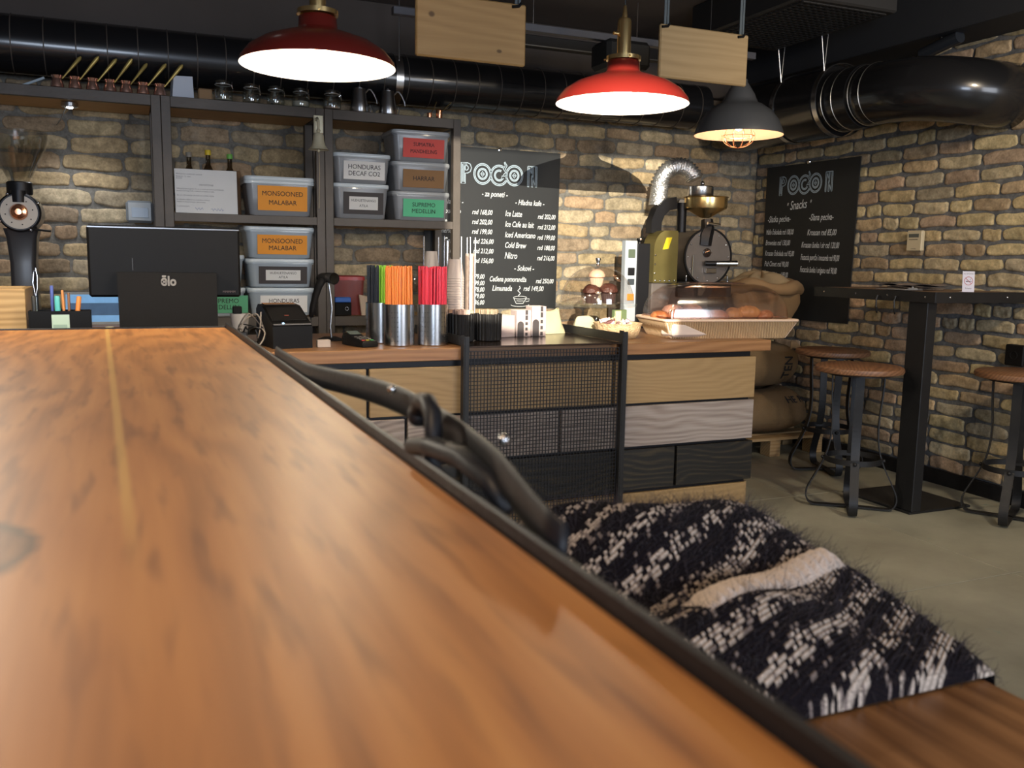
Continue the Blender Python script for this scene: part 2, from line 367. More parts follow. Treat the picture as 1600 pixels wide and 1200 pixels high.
def brick_wall(name, org, u, n, width, height, length, pitch, palette, mortar, seed, joint=.011, z0=0.0):
    """reclaimed brick slips on a mortar bed; u runs along the wall, n points into the room"""
    rng = np.random.RandomState(seed); V = []; Fc = []; Cc = []; k = 0
    nu, nv = 16, 8
    uu = np.concatenate([[-1, -.98, -.95], np.linspace(-.88, .88, nu-5), [.95, .98, 1]]); vv = np.array([-1, -.92, -.72, -.38, 0, .38, .72, .92, 1.]); U, Vv = np.meshgrid(uu, vv, indexing='ij')
    fidx = np.array([[i*(nv+1)+j, (i+1)*(nv+1)+j, (i+1)*(nv+1)+j+1, i*(nv+1)+j+1] for i in range(nu) for j in range(nv)])
    org, u, n = map(np.array, (org, u, n)); zz = np.array([0, 0, 1.])
    row = 0; z = z0
    while z < height:
        x = -rng.uniform(0, length)
        while x < width:
            L = length*(rng.uniform(.42, .6) if rng.rand() < .16 else rng.uniform(.88, 1.12))
            a, b = max(x, 0), min(x+L, width); x += L
            if b-a < .04: continue
            hw = (b-a-joint)/2; hh = (pitch-joint)/2*rng.uniform(.88, 1.06); ex = rng.uniform(3.5, 7)
            # superellipse squeeze rounds the corners
            rr = (np.abs(U)**ex+np.abs(Vv)**ex)**(1/ex); mm = np.maximum(np.abs(U), np.abs(Vv)); sq = np.where(rr > 1e-6, mm/np.maximum(rr, 1e-6), 1)
            ph = rng.uniform(0, 6.28, 8)
            wob = .012*(np.sin(3*U+ph[0])+.6*np.sin(7*U+ph[1]))*Vv*6
            px = U*sq*hw*(1+.02*np.sin(4*Vv+ph[2])); py = Vv*sq*hh*(1+wob*.7)+hh*.10*np.sin(2.2*U+ph[3])+rng.uniform(-.03, .03)*hh
            edge = np.clip(np.minimum((1-np.abs(Vv))*hh, (1-np.abs(U))*hw)/.010, 0, 1); hgt = -.004+.013*np.sqrt(1-(1-edge)**2)*rng.uniform(.8, 1.25)
            hgt = hgt+edge*.0022*(np.sin(5*U+ph[4])*np.cos(3*Vv+ph[5])+np.sin(11*U+ph[6]+3*Vv))+edge*rng.normal(0, .0009, U.shape)
            P = org+np.outer(((a+b)/2+px).ravel(), u)+np.outer((z+pitch/2+py).ravel(), zz)+np.outer(hgt.ravel(), n)
            c = np.array(palette[rng.choice(len(palette))])*rng.uniform(.85, 1.22)
            V.append(P); Fc.append(fidx+k); k += P.shape[0]; Cc.append(np.tile(np.append(c, 1), (P.shape[0], 1)))
        z += pitch*rng.uniform(.985, 1.015); row += 1
    # mortar bed
    mu, mv = int(width/.05), int(height/.05); A, B = np.meshgrid(np.linspace(0, width, mu+1), np.linspace(0, height, mv+1), indexing='ij')
    hg = rng.normal(0, .0012, A.shape)
    P = org+np.outer(A.ravel(), u)+np.outer(B.ravel(), zz)+np.outer(hg.ravel(), n)
    fm = np.array([[i*(mv+1)+j, (i+1)*(mv+1)+j, (i+1)*(mv+1)+j+1, i*(mv+1)+j+1] for i in range(mu) for j in range(mv)])
    V.append(P); Fc.append(fm+k); Cc.append(np.tile(np.append(mortar, 1), (P.shape[0], 1)))
    # back slab gives the wall its thickness
    k += P.shape[0]
    cs = np.array([org+a*u+b*zz+c*n for a in (0, width) for b in (0, height) for c in (-.006, -.2)])
    V.append(cs); Fc.append(np.array([(0, 1, 3, 2), (4, 6, 7, 5), (0, 4, 5, 1), (2, 3, 7, 6), (1, 5, 7, 3), (0, 2, 6, 4)])+k); Cc.append(np.tile(np.append(mortar, 1), (8, 1)))
    V = np.vstack(V); Fc = np.vstack(Fc); Cc = np.vstack(Cc)
    me = bpy.data.meshes.new(name); me.from_pydata(V.tolist(), [], Fc.tolist()); me.materials.append(BRICK)
    at = me.color_attributes.new('brick', 'FLOAT_COLOR', 'POINT'); at.data.foreach_set('color', Cc.ravel())
    me.polygons.foreach_set('use_smooth', [True]*len(me.polygons)); me.update()
    o = bpy.data.objects.new(name, me); COL.objects.link(o); o['kind'] = 'structure'; return o
PAL_B = [(.47, .37, .22), (.50, .40, .25), (.44, .33, .19), (.38, .28, .18), (.54, .44, .29), (.42, .34, .23), (.33, .25, .17), (.46, .32, .20)]
PAL_R = [(.52, .42, .24), (.55, .45, .26), (.50, .39, .22), (.50, .37, .22), (.44, .33, .21), (.58, .48, .31), (.48, .40, .26), (.42, .31, .22), (.40, .34, .24), (.48, .34, .23)]
brick_wall('wall_back', (-1.6, 5.5, 0), (1, 0, 0), (0, -1, 0), 5.9, 2.75, .285, .094, PAL_B, (.20, .19, .17), 3)
brick_wall('wall_right', (4.3, 5.5, 0), (0, -1, 0), (-1, 0, 0), 5.0, 2.75, .262, .0815, PAL_R, (.15, .155, .165), 5)
# concrete floor with saw-cut joints
def floor_mat():
    m, nt, b = _nt('polished_concrete'); N, L = nt.nodes, nt.links
    tc = N.new('ShaderNodeTexCoord'); n = N.new('ShaderNodeTexNoise'); n.inputs['Scale'].default_value = 1.6; n.inputs['Detail'].default_value = 8; n.inputs['Roughness'].default_value = .62
    L.new(tc.outputs['Object'], n.inputs['Vector']); r = N.new('ShaderNodeValToRGB'); L.new(n.outputs[0], r.inputs[0])
    e = r.color_ramp.elements; e[0].position = .3; e[0].color = (.20, .19, .145, 1); e[1].position = .72; e[1].color = (.38, .365, .285, 1)
    # a few teal paint specks
    v = N.new('ShaderNodeTexNoise'); v.inputs['Scale'].default_value = 9; v.inputs['Detail'].default_value = 5; L.new(tc.outputs['Object'], v.inputs['Vector'])
    q = N.new('ShaderNodeMapRange'); q.inputs[1].default_value = .70; q.inputs[2].default_value = .78; q.inputs[4].default_value = .5; L.new(v.outputs[0], q.inputs[0])
    mx = N.new('ShaderNodeMix'); mx.data_type = 'RGBA'; mx.inputs[7].default_value = (.10, .24, .24, 1); L.new(q.outputs[0], mx.inputs[0]); L.new(r.outputs[0], mx.inputs[6])
    L.new(mx.outputs[2], b.inputs['Base Color']); b.inputs['Roughness'].default_value = .42
    bp = N.new('ShaderNodeBump'); bp.inputs['Strength'].default_value = .12; L.new(n.outputs[0], bp.inputs['Height']); L.new(bp.outputs[0], b.inputs['Normal'])
    return m
fl = MB()
xs = [-4.0, -1.2, .9, 2.35, 3.32, 4.5]; ys = [-4, -1.0, 1.0, 2.45, 3.75, 5.7]
for i in range(5):
    for j in range(5): fl.box(xs[i]+.002, xs[i+1]-.002, ys[j]+.002, ys[j+1]-.002, -.1, 0, .0015)
fl.box(-4, 4.5, -4, 5.7, -.12, -.004)
fl.build('floor', floor_mat())['kind'] = 'structure'
CEIL = mat('dark_brown_ceiling', (.125, .105, .095), .8, bump=.1, bscale=30, var=.25, vscale=2)
MB().box(-4, 4.5, -4, 5.7, 2.75, 2.87).build('ceiling', CEIL)['kind'] = 'structure'
MB().box(4.275, 4.305, .5, 5.5, 0, .085, .004).build('baseboard_right', BLACK)['kind'] = 'structure'
MB().box(-1.6, 4.3, 5.475, 5.505, 0, .085, .004).build('baseboard_back', BLACK)['kind'] = 'structure'
MB().box(-1.6, 3.97, 5.42, 5.495, 2.40, 2.748, .004).build('trim_2', mat('painted_upper_wall', (.075, .060, .052), .8, var=.2, vscale=3))['kind'] = 'structure'
MB().box(3.98, 4.3, .9, 5.41, 2.47, 2.75, .005).build('trim_1', mat('black_soffit', (.020, .022, .028), .7))['kind'] = 'structure'


# ------------------------------------------------------------------ the near bar table (its top fills the foreground)
TABLEW = wood('near_table_oak', (.20, .075, .020), (.40, .17, .050), (.54, .26, .085), 'Y', 1.0, .46, .06, 3, bands=15, rotz=.10, amp=.17, st=.30, coat=0, contrast=(.15, .85), sw=.22, fib=.30)
TZ = 1.05
EDGE = mat('near_edge_black_steel', (.013, .014, .018), .5, .3, bump=.05, bscale=80)
t = thing('bar_table', 'long orange-brown wooden bar table with dark metal edge filling the foreground', 'table', (0, 0, 0))
MB().box(-.95, .247, -.45, 2.62, TZ-.045, TZ, .002).build('tabletop', TABLEW, t)
eb = MB()
eb.box(.2475, .2535, -.45, 2.626, TZ-.055, TZ+.013, .002); eb.box(-.95, .2535, 2.6205, 2.6265, TZ-.055, TZ+.004, .002)
eb.box(-.95, .2535, -.456, -.4505, TZ-.055, TZ+.010, .002)
eb.build('edge_band', EDGE, t)
for y in (2.2, .1): MB().box(-.42, -.32, y-.05, y+.05, .012, TZ-.046, .004).build('post', EDGE, t)
for y in (2.2, .1): MB().box(-.62, -.12, y-.25, y+.25, 0, .012, .003).build('base_plate', EDGE, t)
def sm(a, b, v): v = max(0, min(1, (v-a)/(b-a))); return v*v*(3-2*v)
# hook rail bowed out from the edge, with rivets and a bent hook
pts = []
for i in range(41):
    y = 1.75-1.24*i/40; s = (1.75-y)/1.24
    x = .258+.040*math.sin(PI*min(1, max(0, (s-.25)/.75)))**1.3; pts.append((x, y, TZ+.012+.018*sm(.12, .6, s)-.016*sm(.86, 1, s)))
rb = MB().tube(pts, .017, 12, flat=.24, up=(1, 0, 0))
hr = rb.build('hook_rail', EDGE, t, 'all')
for y, x, z in ((1.02, .283, .046), (.70, .294, .046)): MB().ball((x, y, TZ+z), .0055, 12, 8).build('rivet', STEEL, hr, True)
hk = MB()
hp = [(.262, .80, -.030), (.262, .80, .000), (.263, .80, .028), (.266, .812, .050), (.268, .835, .060), (.270, .86, .056), (.270, .872, .040)]
hp = [(a, b, TZ+c) for a, b, c in hp]
hk.tube(hp, [.008, .009, .009, .009, .009, .010, .010], 12); hk.ball(hp[-1], .012, 12, 8)
hk.tube([(.250, .83, TZ+.018), (.256, .78, TZ+.026), (.262, .72, TZ+.028), (.268, .665, TZ+.018), (.272, .64, TZ+.000)], [.008, .010, .010, .009, .007], 12)
hk.build('hook', EDGE, hr, 'all')

# ------------------------------------------------------------------ bench with the knitted scarf
BENCHW = wood('bench_wood', (.10, .040, .014), (.22, .10, .038), (.31, .15, .06), 'Y', 1.0, .42, .12, 8, bands=22, amp=.10)
b = thing('bar_bench', 'brown wooden bench top at the lower right, half under the knitted scarf', 'bench', (.70, .45, 0))
MB().box(-.25, .25, -.85, .78, .715, .75, .005).build('seat', BENCHW, b)
fr = MB(); fr.box(-.23, .23, -.82, .75, .685, .714, .002); fr.build('seat_frame', STEELB, b)
for x in (-.21, .21):
    for y in (-.79, .72): MB().box(x-.02, x+.02, y-.02, y+.02, 0, .685, .002).build('leg', STEELB, b)

def scarf_mat():
    m, nt, b = _nt('chunky_knit'); N, L = nt.nodes, nt.links
    uv = N.new('ShaderNodeUVMap'); uv.uv_map = 'knit'
    at = N.new('ShaderNodeAttribute'); at.attribute_name = 'yarn'
    tc = N.new('ShaderNodeTexCoord'); n = N.new('ShaderNodeTexNoise'); n.inputs['Scale'].default_value = 260; n.inputs['Detail'].default_value = 3; L.new(tc.outputs['Object'], n.inputs['Vector'])
    r = N.new('ShaderNodeMapRange'); r.inputs[1].default_value = .3; r.inputs[2].default_value = .7; r.inputs[3].default_value = .6; r.inputs[4].default_value = 1.2; L.new(n.outputs[0], r.inputs[0])
    sc = N.new('ShaderNodeVectorMath'); sc.operation = 'SCALE'; L.new(at.outputs['Color'], sc.inputs[0]); L.new(r.outputs[0], sc.inputs['Scale'])
    L.new(sc.outputs[0], b.inputs['Base Color']); b.inputs['Roughness'].default_value = .95; b.inputs['Sheen Weight'].default_value = .03; b.inputs['Specular IOR Level'].default_value = .15
    bp = N.new('ShaderNodeBump'); bp.inputs['Strength'].default_value = .5; bp.inputs['Distance'].default_value = .002; L.new(n.outputs[0], bp.inputs['Height']); L.new(bp.outputs[0], b.inputs['Normal'])
    return m
KNIT = scarf_mat()
def hump(x, y):
    """height of the heap above the bench, over bench-local x in -.3 .. .3, y the length"""
    ex = abs(x)/.27; ey0 = (y-.06)/.12; ey1 = (.62-y)/.13
    prof = (1-min(1, ex)**2.6)
    ends = min(1, max(0, ey0))**.5*min(1, max(0, ey1))**.45
    fold = .016*math.sin(y*17+x*7+.6)+.010*math.sin(y*31-x*9+2)+.008*math.sin(x*26+y*8)
    return (.085+.045*sm(.18, .5, y)+fold*prof)*ends*prof**.6
def drape(x, y, z):
    """past the bench edges the cloth hangs down"""
    e = abs(x)-.262
    if e > 0: x = math.copysign(.262+.12*e, x); z -= e*.95
    f = y-.580
    if f > 0: y = .580+.12*f; z -= f*.95
    return x, y, z
def scarf_point(a, c):
    x = (a-.5)*.60; y = .06+c*.57
    h = hump(x, y)
    return x, y, h
sc_root = thing('knitted_scarf', 'fuzzy black and cream chunky knitted scarf heaped on the wooden bench', 'scarf', (.70, .66, .752))
rng = np.random.RandomState(11)
NU, NV = 560, 600
rowsY = 150      # knitted rows across the length
band = []
for r_ in range(rowsY+2):
    ph = (r_*.5) % 4.7
    band.append(.97 if ph < 1.5 else (.60 if ph < 2.0 else .38 if ph < 3.2 else .55 if ph < 3.7 else .90))
cellc = rng.rand(240, rowsY+2); cellc = .72*cellc+.28*np.repeat(np.repeat(rng.rand(60, 51), 4, 0), 3, 1)[:240, :rowsY+2]; cellc = (cellc-.12)/.76
vs, cols = [], []
for i in range(NU+1):
    for j in range(NV+1):
        a, c = i/NU, j/NV
        x, y, h = scarf_point(a, c)
        # rows slant across the scarf
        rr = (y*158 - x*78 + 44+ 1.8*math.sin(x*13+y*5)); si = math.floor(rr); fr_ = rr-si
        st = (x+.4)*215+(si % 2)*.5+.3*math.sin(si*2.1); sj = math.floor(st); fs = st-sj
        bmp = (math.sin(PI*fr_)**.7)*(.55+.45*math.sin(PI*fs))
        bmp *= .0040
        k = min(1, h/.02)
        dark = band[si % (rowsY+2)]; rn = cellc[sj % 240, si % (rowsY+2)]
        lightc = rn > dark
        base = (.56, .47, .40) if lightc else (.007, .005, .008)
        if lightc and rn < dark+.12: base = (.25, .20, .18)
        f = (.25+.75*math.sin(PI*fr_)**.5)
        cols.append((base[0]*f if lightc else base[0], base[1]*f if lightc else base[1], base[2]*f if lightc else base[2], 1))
        # outward bulge so the sides tuck under
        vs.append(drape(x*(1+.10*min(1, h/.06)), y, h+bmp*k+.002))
me = bpy.data.meshes.new('scarf_body')
fs_ = [(i*(NV+1)+j, (i+1)*(NV+1)+j, (i+1)*(NV+1)+j+1, i*(NV+1)+j+1) for i in range(NU) for j in range(NV)]
me.from_pydata(vs, [], fs_); me.materials.append(KNIT)
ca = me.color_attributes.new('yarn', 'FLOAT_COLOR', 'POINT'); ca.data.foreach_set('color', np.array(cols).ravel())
me.polygons.foreach_set('use_smooth', [True]*len(me.polygons)); me.update()
so = bpy.data.objects.new('knitted_body', me); COL.objects.link(so); so.parent = sc_root
# cream ribbed band folded on top
def bandfn(u, v):
    L0 = .275; x = -.075+u*L0; yc = .205+.30*(u*L0); w = .072*(1-.35*u); y = yc+(v-.5)*w
    h = hump(x, y); xx = x*(1+.10*min(1, h/.06))
    top = math.sin(PI*v)**.5*min(1, 8*u+.3)*min(1, 9*(1-u)+.2)
    return (xx, y, h+.002+top*(.015+.0036*math.sin(u*2*PI*16)))
cb = MB().grid(bandfn, 140, 16).build('cream_band', mat('cream_yarn', (.62, .50, .42), .9, bump=.6, bscale=220, sheen=.3), sc_root, 'all')
cb['label'] = 'cream ribbed band'
# eyelash yarn
fm = MB()
def lash(x, y, z, out, ln):
    d = Vector(out)+Vector(rng.normal(0, .45, 3)); d.normalize(); side = d.cross(Vector(rng.normal(0, 1, 3))).normalized()*.00045
    p = Vector((x, y, z)); q = []; g = Vector(rng.normal(0, .35, 3))
    for s in range(5): q.append((p+side*(1-s/5), p-side*(1-s/5))); d = (d+g*.35+Vector((0, 0, -.08))).normalized(); p = p+d*ln/4
    k = len(fm.v)
    for a_, b_ in q: fm.v += [a_, b_]
    for s in range(4): fm.f.append([k+2*s, k+2*s+1, k+2*s+3, k+2*s+2])
for _ in range(11000):
    a, c = rng.rand(), rng.rand(); x, y, h = scarf_point(a, c)
    rr = math.floor(y*158-x*78+44+1.8*math.sin(x*13+y*5))
    if band[rr % (rowsY+2)] < .6 and rng.rand() < .75: continue
    e = .004; nx = -(hump(x+e, y)-h)/e; ny = -(hump(x, y+e)-h)/e
    n = Vector((nx, ny, 1)).normalized(); lash(*drape(x*(1+.10*min(1, h/.06)), y, h+.002), n, rng.uniform(.010, .024)*(1.2 if rng.rand() < .8 else 1.8))
tag(fm.build('eyelash_fringe', mat('dark_plum_yarn', (.020, .012, .018), .8, sheen=.15), sc_root), None, None, kind='stuff')

# ------------------------------------------------------------------ bar table at the right wall
WTW = wood('wall_table_wood', (.06, .030, .018), (.14, .075, .04), (.20, .11, .06), 'Y', 1.0, .45, .1, 5)
t = thing('bar_table', 'tall bar table on one square black post beside the right-hand brick wall', 'table', (3.605, 3.20, 0))
MB().box(.007, .655, .007, .83, 1.085, 1.127, .002).build('tabletop', WTW, t)
eb = MB()
eb.box(0, .006, 0, .84, 1.075, 1.129, .001); eb.box(.0065, .662, 0, .006, 1.075, 1.129, .001); eb.box(.0065, .662, .834, .84, 1.075, 1.129, .001)
e = eb.build('edge_band', STEELB, t)
for y in (.06, .30, .52, .76): MB().ball((-.001, y, 1.103), .0055, 10, 6, (.5, 1, 1)).build('bolt', STEEL, e, True)
for x in (.10, .50): MB().ball((x, -.001, 1.103), .0055, 10, 6, (1, .5, 1)).build('bolt', STEEL, e, True)
MB().box(.012, .075, .05, .17, .012, 1.084, .003).build('post', STEELB, t)
MB().box(0, .43, .05, .52, 0, .012, .003).build('base_plate', STEELB, t)
for y in (.36, .24):
    MB().tube([(-.006, y, 1.10), (-.014, y, 1.08), (-.012, y, 1.045), (-.014, y-.008, 1.022), (-.024, y-.02, 1.012), (-.036, y-.03, 1.022), (-.040, y-.032, 1.04)], .0045, 8).build('hook', STEELB, t, True)
# things on it
p = MB()
for k in range(5):
    a = .12*k-.2; c_, s_ = math.cos(a), math.sin(a)
    def sheet(u, v, k=k, c_=c_, s_=s_):
        x, y = (u-.5)*.21, (v-.5)*.30; z = .0015+k*.003+.012*abs(u-.5)*(k/4)+.010*(k/4)*math.sin(v*5+k)**2
        return (x*c_-y*s_+.008*k, x*s_+y*c_, z)
    p.grid(sheet, 12, 12)
tag(p.build('newspaper', mat('newsprint', (.20, .16, .14), .85, var=.5, vscale=40), None, solid=.0012), 'crumpled pile of newspapers lying on the wall-side bar table', 'newspaper').location = (3.87, 3.62, 1.1305)
cl = MB().box(-.06, .06, -.10, .10, 0, .004, .001); cl.cyl((-.03, -.09, .006), (.03, -.09, .006), .006, n=10); cl.ball((0, -.09, .014), .006, 10, 6)
tag(cl.build('clipboard', mat('grey_clip', (.25, .25, .26), .4, .3), None, True), 'small grey clipboard with metal clip on the wall-side bar table', 'clipboard').location = (3.70, 3.52, 1.1305)
t = thing('table_sign', 'white no-smoking card standing at the right end of the wall-side bar table', 'sign', (3.84, 3.215, 1.1295), math.radians(-28))
cdm = MB().box(-.029, .029, -.0012, .0012, 0, .103, .0005).build('card', mat('pale_lilac_card', (.62, .60, .70), .6), t)
cdm.rotation_euler = (math.radians(-6), 0, math.radians(0))
MB().prism([(-.029, .0), (.029, .0), (.029, .002), (-.029, .002)], 0, .03).build('foot', mat('pale_lilac_card', (.62, .60, .70), .6), t)
sg = MB(); stroke(sg, arc(0, .055, .020, 0, 360, 32), .0028, -.0016); stroke(sg, [(-.014, .069), (.014, .041)], .0028, -.0017)
o = sg.build('prohibition_ring', mat('dull_red', (.40, .10, .12), .6), t); o.rotation_euler = cdm.rotation_euler
sg = MB(); stroke(sg, [(-.013, .053), (.009, .053)], .004, -.0014); stroke(sg, [(.011, .053), (.014, .053)], .004, -.0014); stroke(sg, [(.010, .058), (.007, .062), (.012, .066)], .0014, -.0014)
text_mb('NO SMOKING', .0075, 0, .090, -.0014, mb=sg); text_mb('Pušenje', .0095, 0, .018, -.0014, mb=sg)
o = sg.build('printed_cigarette', INK, t); o.rotation_euler = cdm.rotation_euler
t = thing('wall_socket', 'black wall socket box low at the right edge of the brick wall', 'socket', (4.27, 3.235, .80))
MB().box(-.035, .015, -.055, .055, -.055, .055, .006).build('box', PLASTIC, t); MB().lathe([(.018, 0), (.022, 0), (.022, .004), (.018, .004), (.018, 0)], 20, (-.035, 0, 0), (-1, 0, 0)).build('outlet', RUBBER, t)
t = thing('thermostat', 'cream wall thermostat with a small grey display on the right brick wall', 'thermostat', (4.27, 3.955, 1.40), -PI/2)
IV = mat('ivory_plastic', (.62, .53, .36), .5)
MB().box(-.056, .056, -.022, .005, -.060, .060, .006).build('case', IV, t)
MB().box(-.040, .034, -.0232, -.0221, .020, .041).build('display', mat('lcd_grey', (.10, .11, .10), .3), t)
sg = MB(); 
for k in range(7): sg.box(-.034+k*.009, -.028+k*.009, -.0232, -.0221, .006, .010)
text_mb('room temp', .008, 0, -.045, -.0226, mb=sg); sg.build('printed_marks', INK, t)

# ------------------------------------------------------------------ stools
STOOLW = wood('stool_seat_wood', (.08, .036, .018), (.18, .085, .042), (.26, .13, .065), 'X', 1.0, .45, .1, 2, bands=45)
def make_stool(label, loc, rz):
    t = thing('bar_stool', label, 'stool', loc, rz, 'round wooden bar stools')
    MB().lathe([(0, .712), (.195, .712), (.213, .718), (.216, .728), (.213, .742), (.204, .748), (0, .748)], 48).build('seat', STOOLW, t, True)
    MB().lathe([(0, .700), (.15, .700), (.15, .7115), (0, .7115)], 32).build('seat_plate', STEELB, t, True)
    for k in range(4):
        a = PI/2*k; prof = [(.125, .700), (.122, .60), (.112, .48), (.112, .38), (.128, .29), (.155, .22), (.195, .14), (.218, .09), (.222, .055), (.212, .025), (.190, .010), (.150, .010), (.05, .013), (.012, .013)]
        # smooth the profile
        pr = prof
        for _ in range(2):
            q = [pr[0]]
            for i in range(len(pr)-1): (x0, z0), (x1, z1) = pr[i], pr[i+1]; q += [(x0*.75+x1*.25, z0*.75+z1*.25), (x0*.25+x1*.75, z0*.25+z1*.75)]
            pr = q+[prof[-1]]
        pts = [(r*math.cos(a), r*math.sin(a), z+(.0 if k % 2 == 0 else 0)) for r, z in pr]
        m = MB(); tg = Vector((-math.sin(a), math.cos(a), 0)); secs = []
        for i, p in enumerate(pts):
            p = Vector(p); d = (Vector(pts[min(i+1, len(pts)-1)])-Vector(pts[max(i-1, 0)])).normalized(); nn = tg.cross(d)
            secs.append([p+tg*.021+nn*.003, p-tg*.021+nn*.003, p-tg*.021-nn*.003, p+tg*.021-nn*.003])
        m.sweep(secs); m.f.append([0, 1, 2, 3]); m.build('leg', STEELB, t)
        MB().ball((.148*math.cos(a), .148*math.sin(a), .262), .010, 10, 6).build('bolt', STEELB, t, True)
    MB().lathe([(.136, .25), (.142, .25), (.142, .278), (.136, .278), (.136, .25)], 40).build('footring', STEELB, t, True)
    return t
st = make_stool('round wooden bar stool in front, nearest the square black table post', (3.41, 3.46, 0), math.radians(50))
dup(st, (3.90, 4.18, 0), math.radians(68), 'round wooden bar stool behind, partly hidden by the front stool')
dup(st, (4.03, 3.02, 0), math.radians(30), 'round wooden bar stool at the right edge, cut by the picture edge')

# ------------------------------------------------------------------ service counter
OAK = lambda i: wood('oak_panel_%d' % i, (.14, .085, .034), (.265, .17, .075), (.33, .22, .105), 'X', 1.0, .5, .12, i*3, bands=30, amp=.15, st=.30, sw=.15, contrast=(.15, .7), knots=[(2.60, 0, .762, .014, 1.2)] if i == 2 else ())
GREYW = lambda i: wood('whitewashed_panel_%d' % i, (.10, .075, .068), (.245, .20, .18), (.34, .295, .27), 'X', 1.0, .6, .15, i*3+4, bands=30, amp=.17, st=.32, sw=.2, contrast=(.25, .72), knots=[(2.60, 0, .555, .010, 1.3), (2.12, 0, .47, .010, 1.3)] if i == 1 else ())
DARKW = lambda i: wood('dark_stained_panel_%d' % i, (.004, .004, .004), (.009, .008, .007), (.05, .036, .018), 'X', 1.0, .5, .15, i*3+9, bands=26, amp=.16, st=.40, contrast=(.35, .85))
CW = wood('worktop_wood', (.13, .058, .023), (.25, .12, .050), (.33, .17, .075), 'X', 1.0, .38, .1, 6, bands=35, amp=.06)
CY = 3.46
ct = thing('counter', 'long service counter clad in oak, whitewashed and black wooden panels', 'counter', (0, 0, 0))
wt = MB().box(-1.3, 1.262, CY-.012, 4.26, .838, .890, .003); wt.box(2.012, 2.835, CY-.012, 4.26, .838, .890, .003); wt.box(1.262, 2.012, CY+.03, 4.26, .838, .889, .001)
wt.build('worktop', CW, ct)
MB().box(-1.28, 2.74, CY+.022, 4.24, 0, .837).build('carcass', BLACK, ct)
rows = [(.615, .812), (.415, .603), (.212, .401), (.004, .196)]
cuts = [[-1.28, -.35, .862, 1.98, 2.765], [-1.28, .1, 1.72, 2.765], [-1.28, .4, 2.325, 2.77], [-1.28, .9, 2.74]]
cuts[1] = [-1.28, .1, 1.02, 1.715, 2.765]
for r_, ((z0, z1), cx) in enumerate(zip(rows, cuts)):
    for k in range(len(cx)-1):
        m_ = (OAK, GREYW, DARKW, OAK)[r_](k if r_ != 0 else (k if k < 3 else 2))
        if r_ == 0 and k == 3: m_ = OAK(2)
        if r_ == 1 and k == 3: m_ = GREYW(1)
        MB().box(cx[k]+.007, cx[k+1]-.007, CY-.002, CY+.021, z0, z1, .002).build('front_panel', m_, ct)
# side panels of the right end
for (z0, z1), m_ in zip(rows, (OAK(2), GREYW(1), DARKW(2), OAK(1))):
    MB().box(2.742, 2.758, CY+.022, 4.24, z0, z1, .002).build('side_panel', m_, ct)
# steel and mesh hatch in the counter
g = thing('mesh_gate', 'black wire-mesh gate with steel posts set into the counter front', 'gate', (1.25, CY-.03, 0))
gm = MB(); w0, w1 = .022, .735
nx = 47
for i in range(nx+1): x = w0+(w1-w0)*i/nx; gm.box(x-.0016, x+.0016, -.0016, .0016, .03, .875)
nz = 54
for i in range(nz+1): z = .03+.845*i/nz; gm.box(w0, w1, -.0032, -.0014, z-.0016, z+.0016)
gm.build('wire_mesh', BLACK, g)
for x, zt in ((0, .942), (.745, .950)):
    m = MB().box(x-.002, x+.004, -.018, .016, 0, zt, .001); m.box(x+.0042, x+.024, -.018, -.013, 0, zt-.004, .001); m.build('post', STEELB, g)
MB().box(.026, .743, -.012, .81, .8905, .898, .001).build('shelf_plate', mat('bronzed_steel', (.075, .048, .036), .22, .8, var=.2), g)
for x in (.0, .745): MB().box(x-.002, x+.004, .017, .81, .8985, .938, .001).build('side_rail', STEELB, g)

# ------------------------------------------------------------------ shelving units behind the counter
SHW = wood('shelf_board_wood', (.26, .13, .045), (.46, .26, .095), (.58, .35, .14), 'X', 1.2, .55, .1, 12)
SY = 5.08
def shelving(label, x0, x1, levels, posts=True):
    t = thing('shelving_unit', label, 'shelf', (x0, SY, 0), 0, 'steel and wood shelving units')
    w = x1-x0; pw = .046
    for x in (0, w-pw):
        for y in (0, .34): MB().box(x, x+pw, y, y+pw, 0, 2.060, .002).build('post', STEELD, t)
    for (z0, z1) in levels:
        r = MB().box(pw, w-pw, 0, .03, z0, z1, .002)
        r.build('rail', STEELD, t)
        MB().box(pw+.001, w-pw-.001, .031, .385, z0+.003, z1-.002, .001).build('shelf_board', SHW, t)
    for x in (0.008, w-pw+.008):
        MB().box(x, x+.03, pw, .34, 2.012, 2.058, .001).build('side_rail', STEELD, t)
    return t
shelving('left shelving unit above the coffee grinder, topped with small copper coffee pots', -1.30, .189, [(2.006, 2.060)])
shelving('middle shelving unit holding the framed notice and the orange-labelled tubs', .191, 1.029, [(2.006, 2.060), (1.425, 1.470), (.862, .917)])
shelving('right shelving unit with red, brown and green labelled tubs', 1.031, 1.830, [(2.006, 2.060), (1.425, 1.470), (.862, .917)])
bc = thing('back_cabinet', 'low dark cabinet at the back wall under the coffee grinder', 'cabinet', (-1.25, 4.72, 0))
MB().box(0, 1.42, .02, .33, .05, .86, .003).build('body', BLACK, bc); MB().box(-.01, 1.43, 0, .345, .861, .90, .003).build('worktop', CW, bc)
for k in range(3): MB().box(.01+.475*k, .46+.475*k, 0, .018, .06, .85, .002).build('door', STEELD, bc)

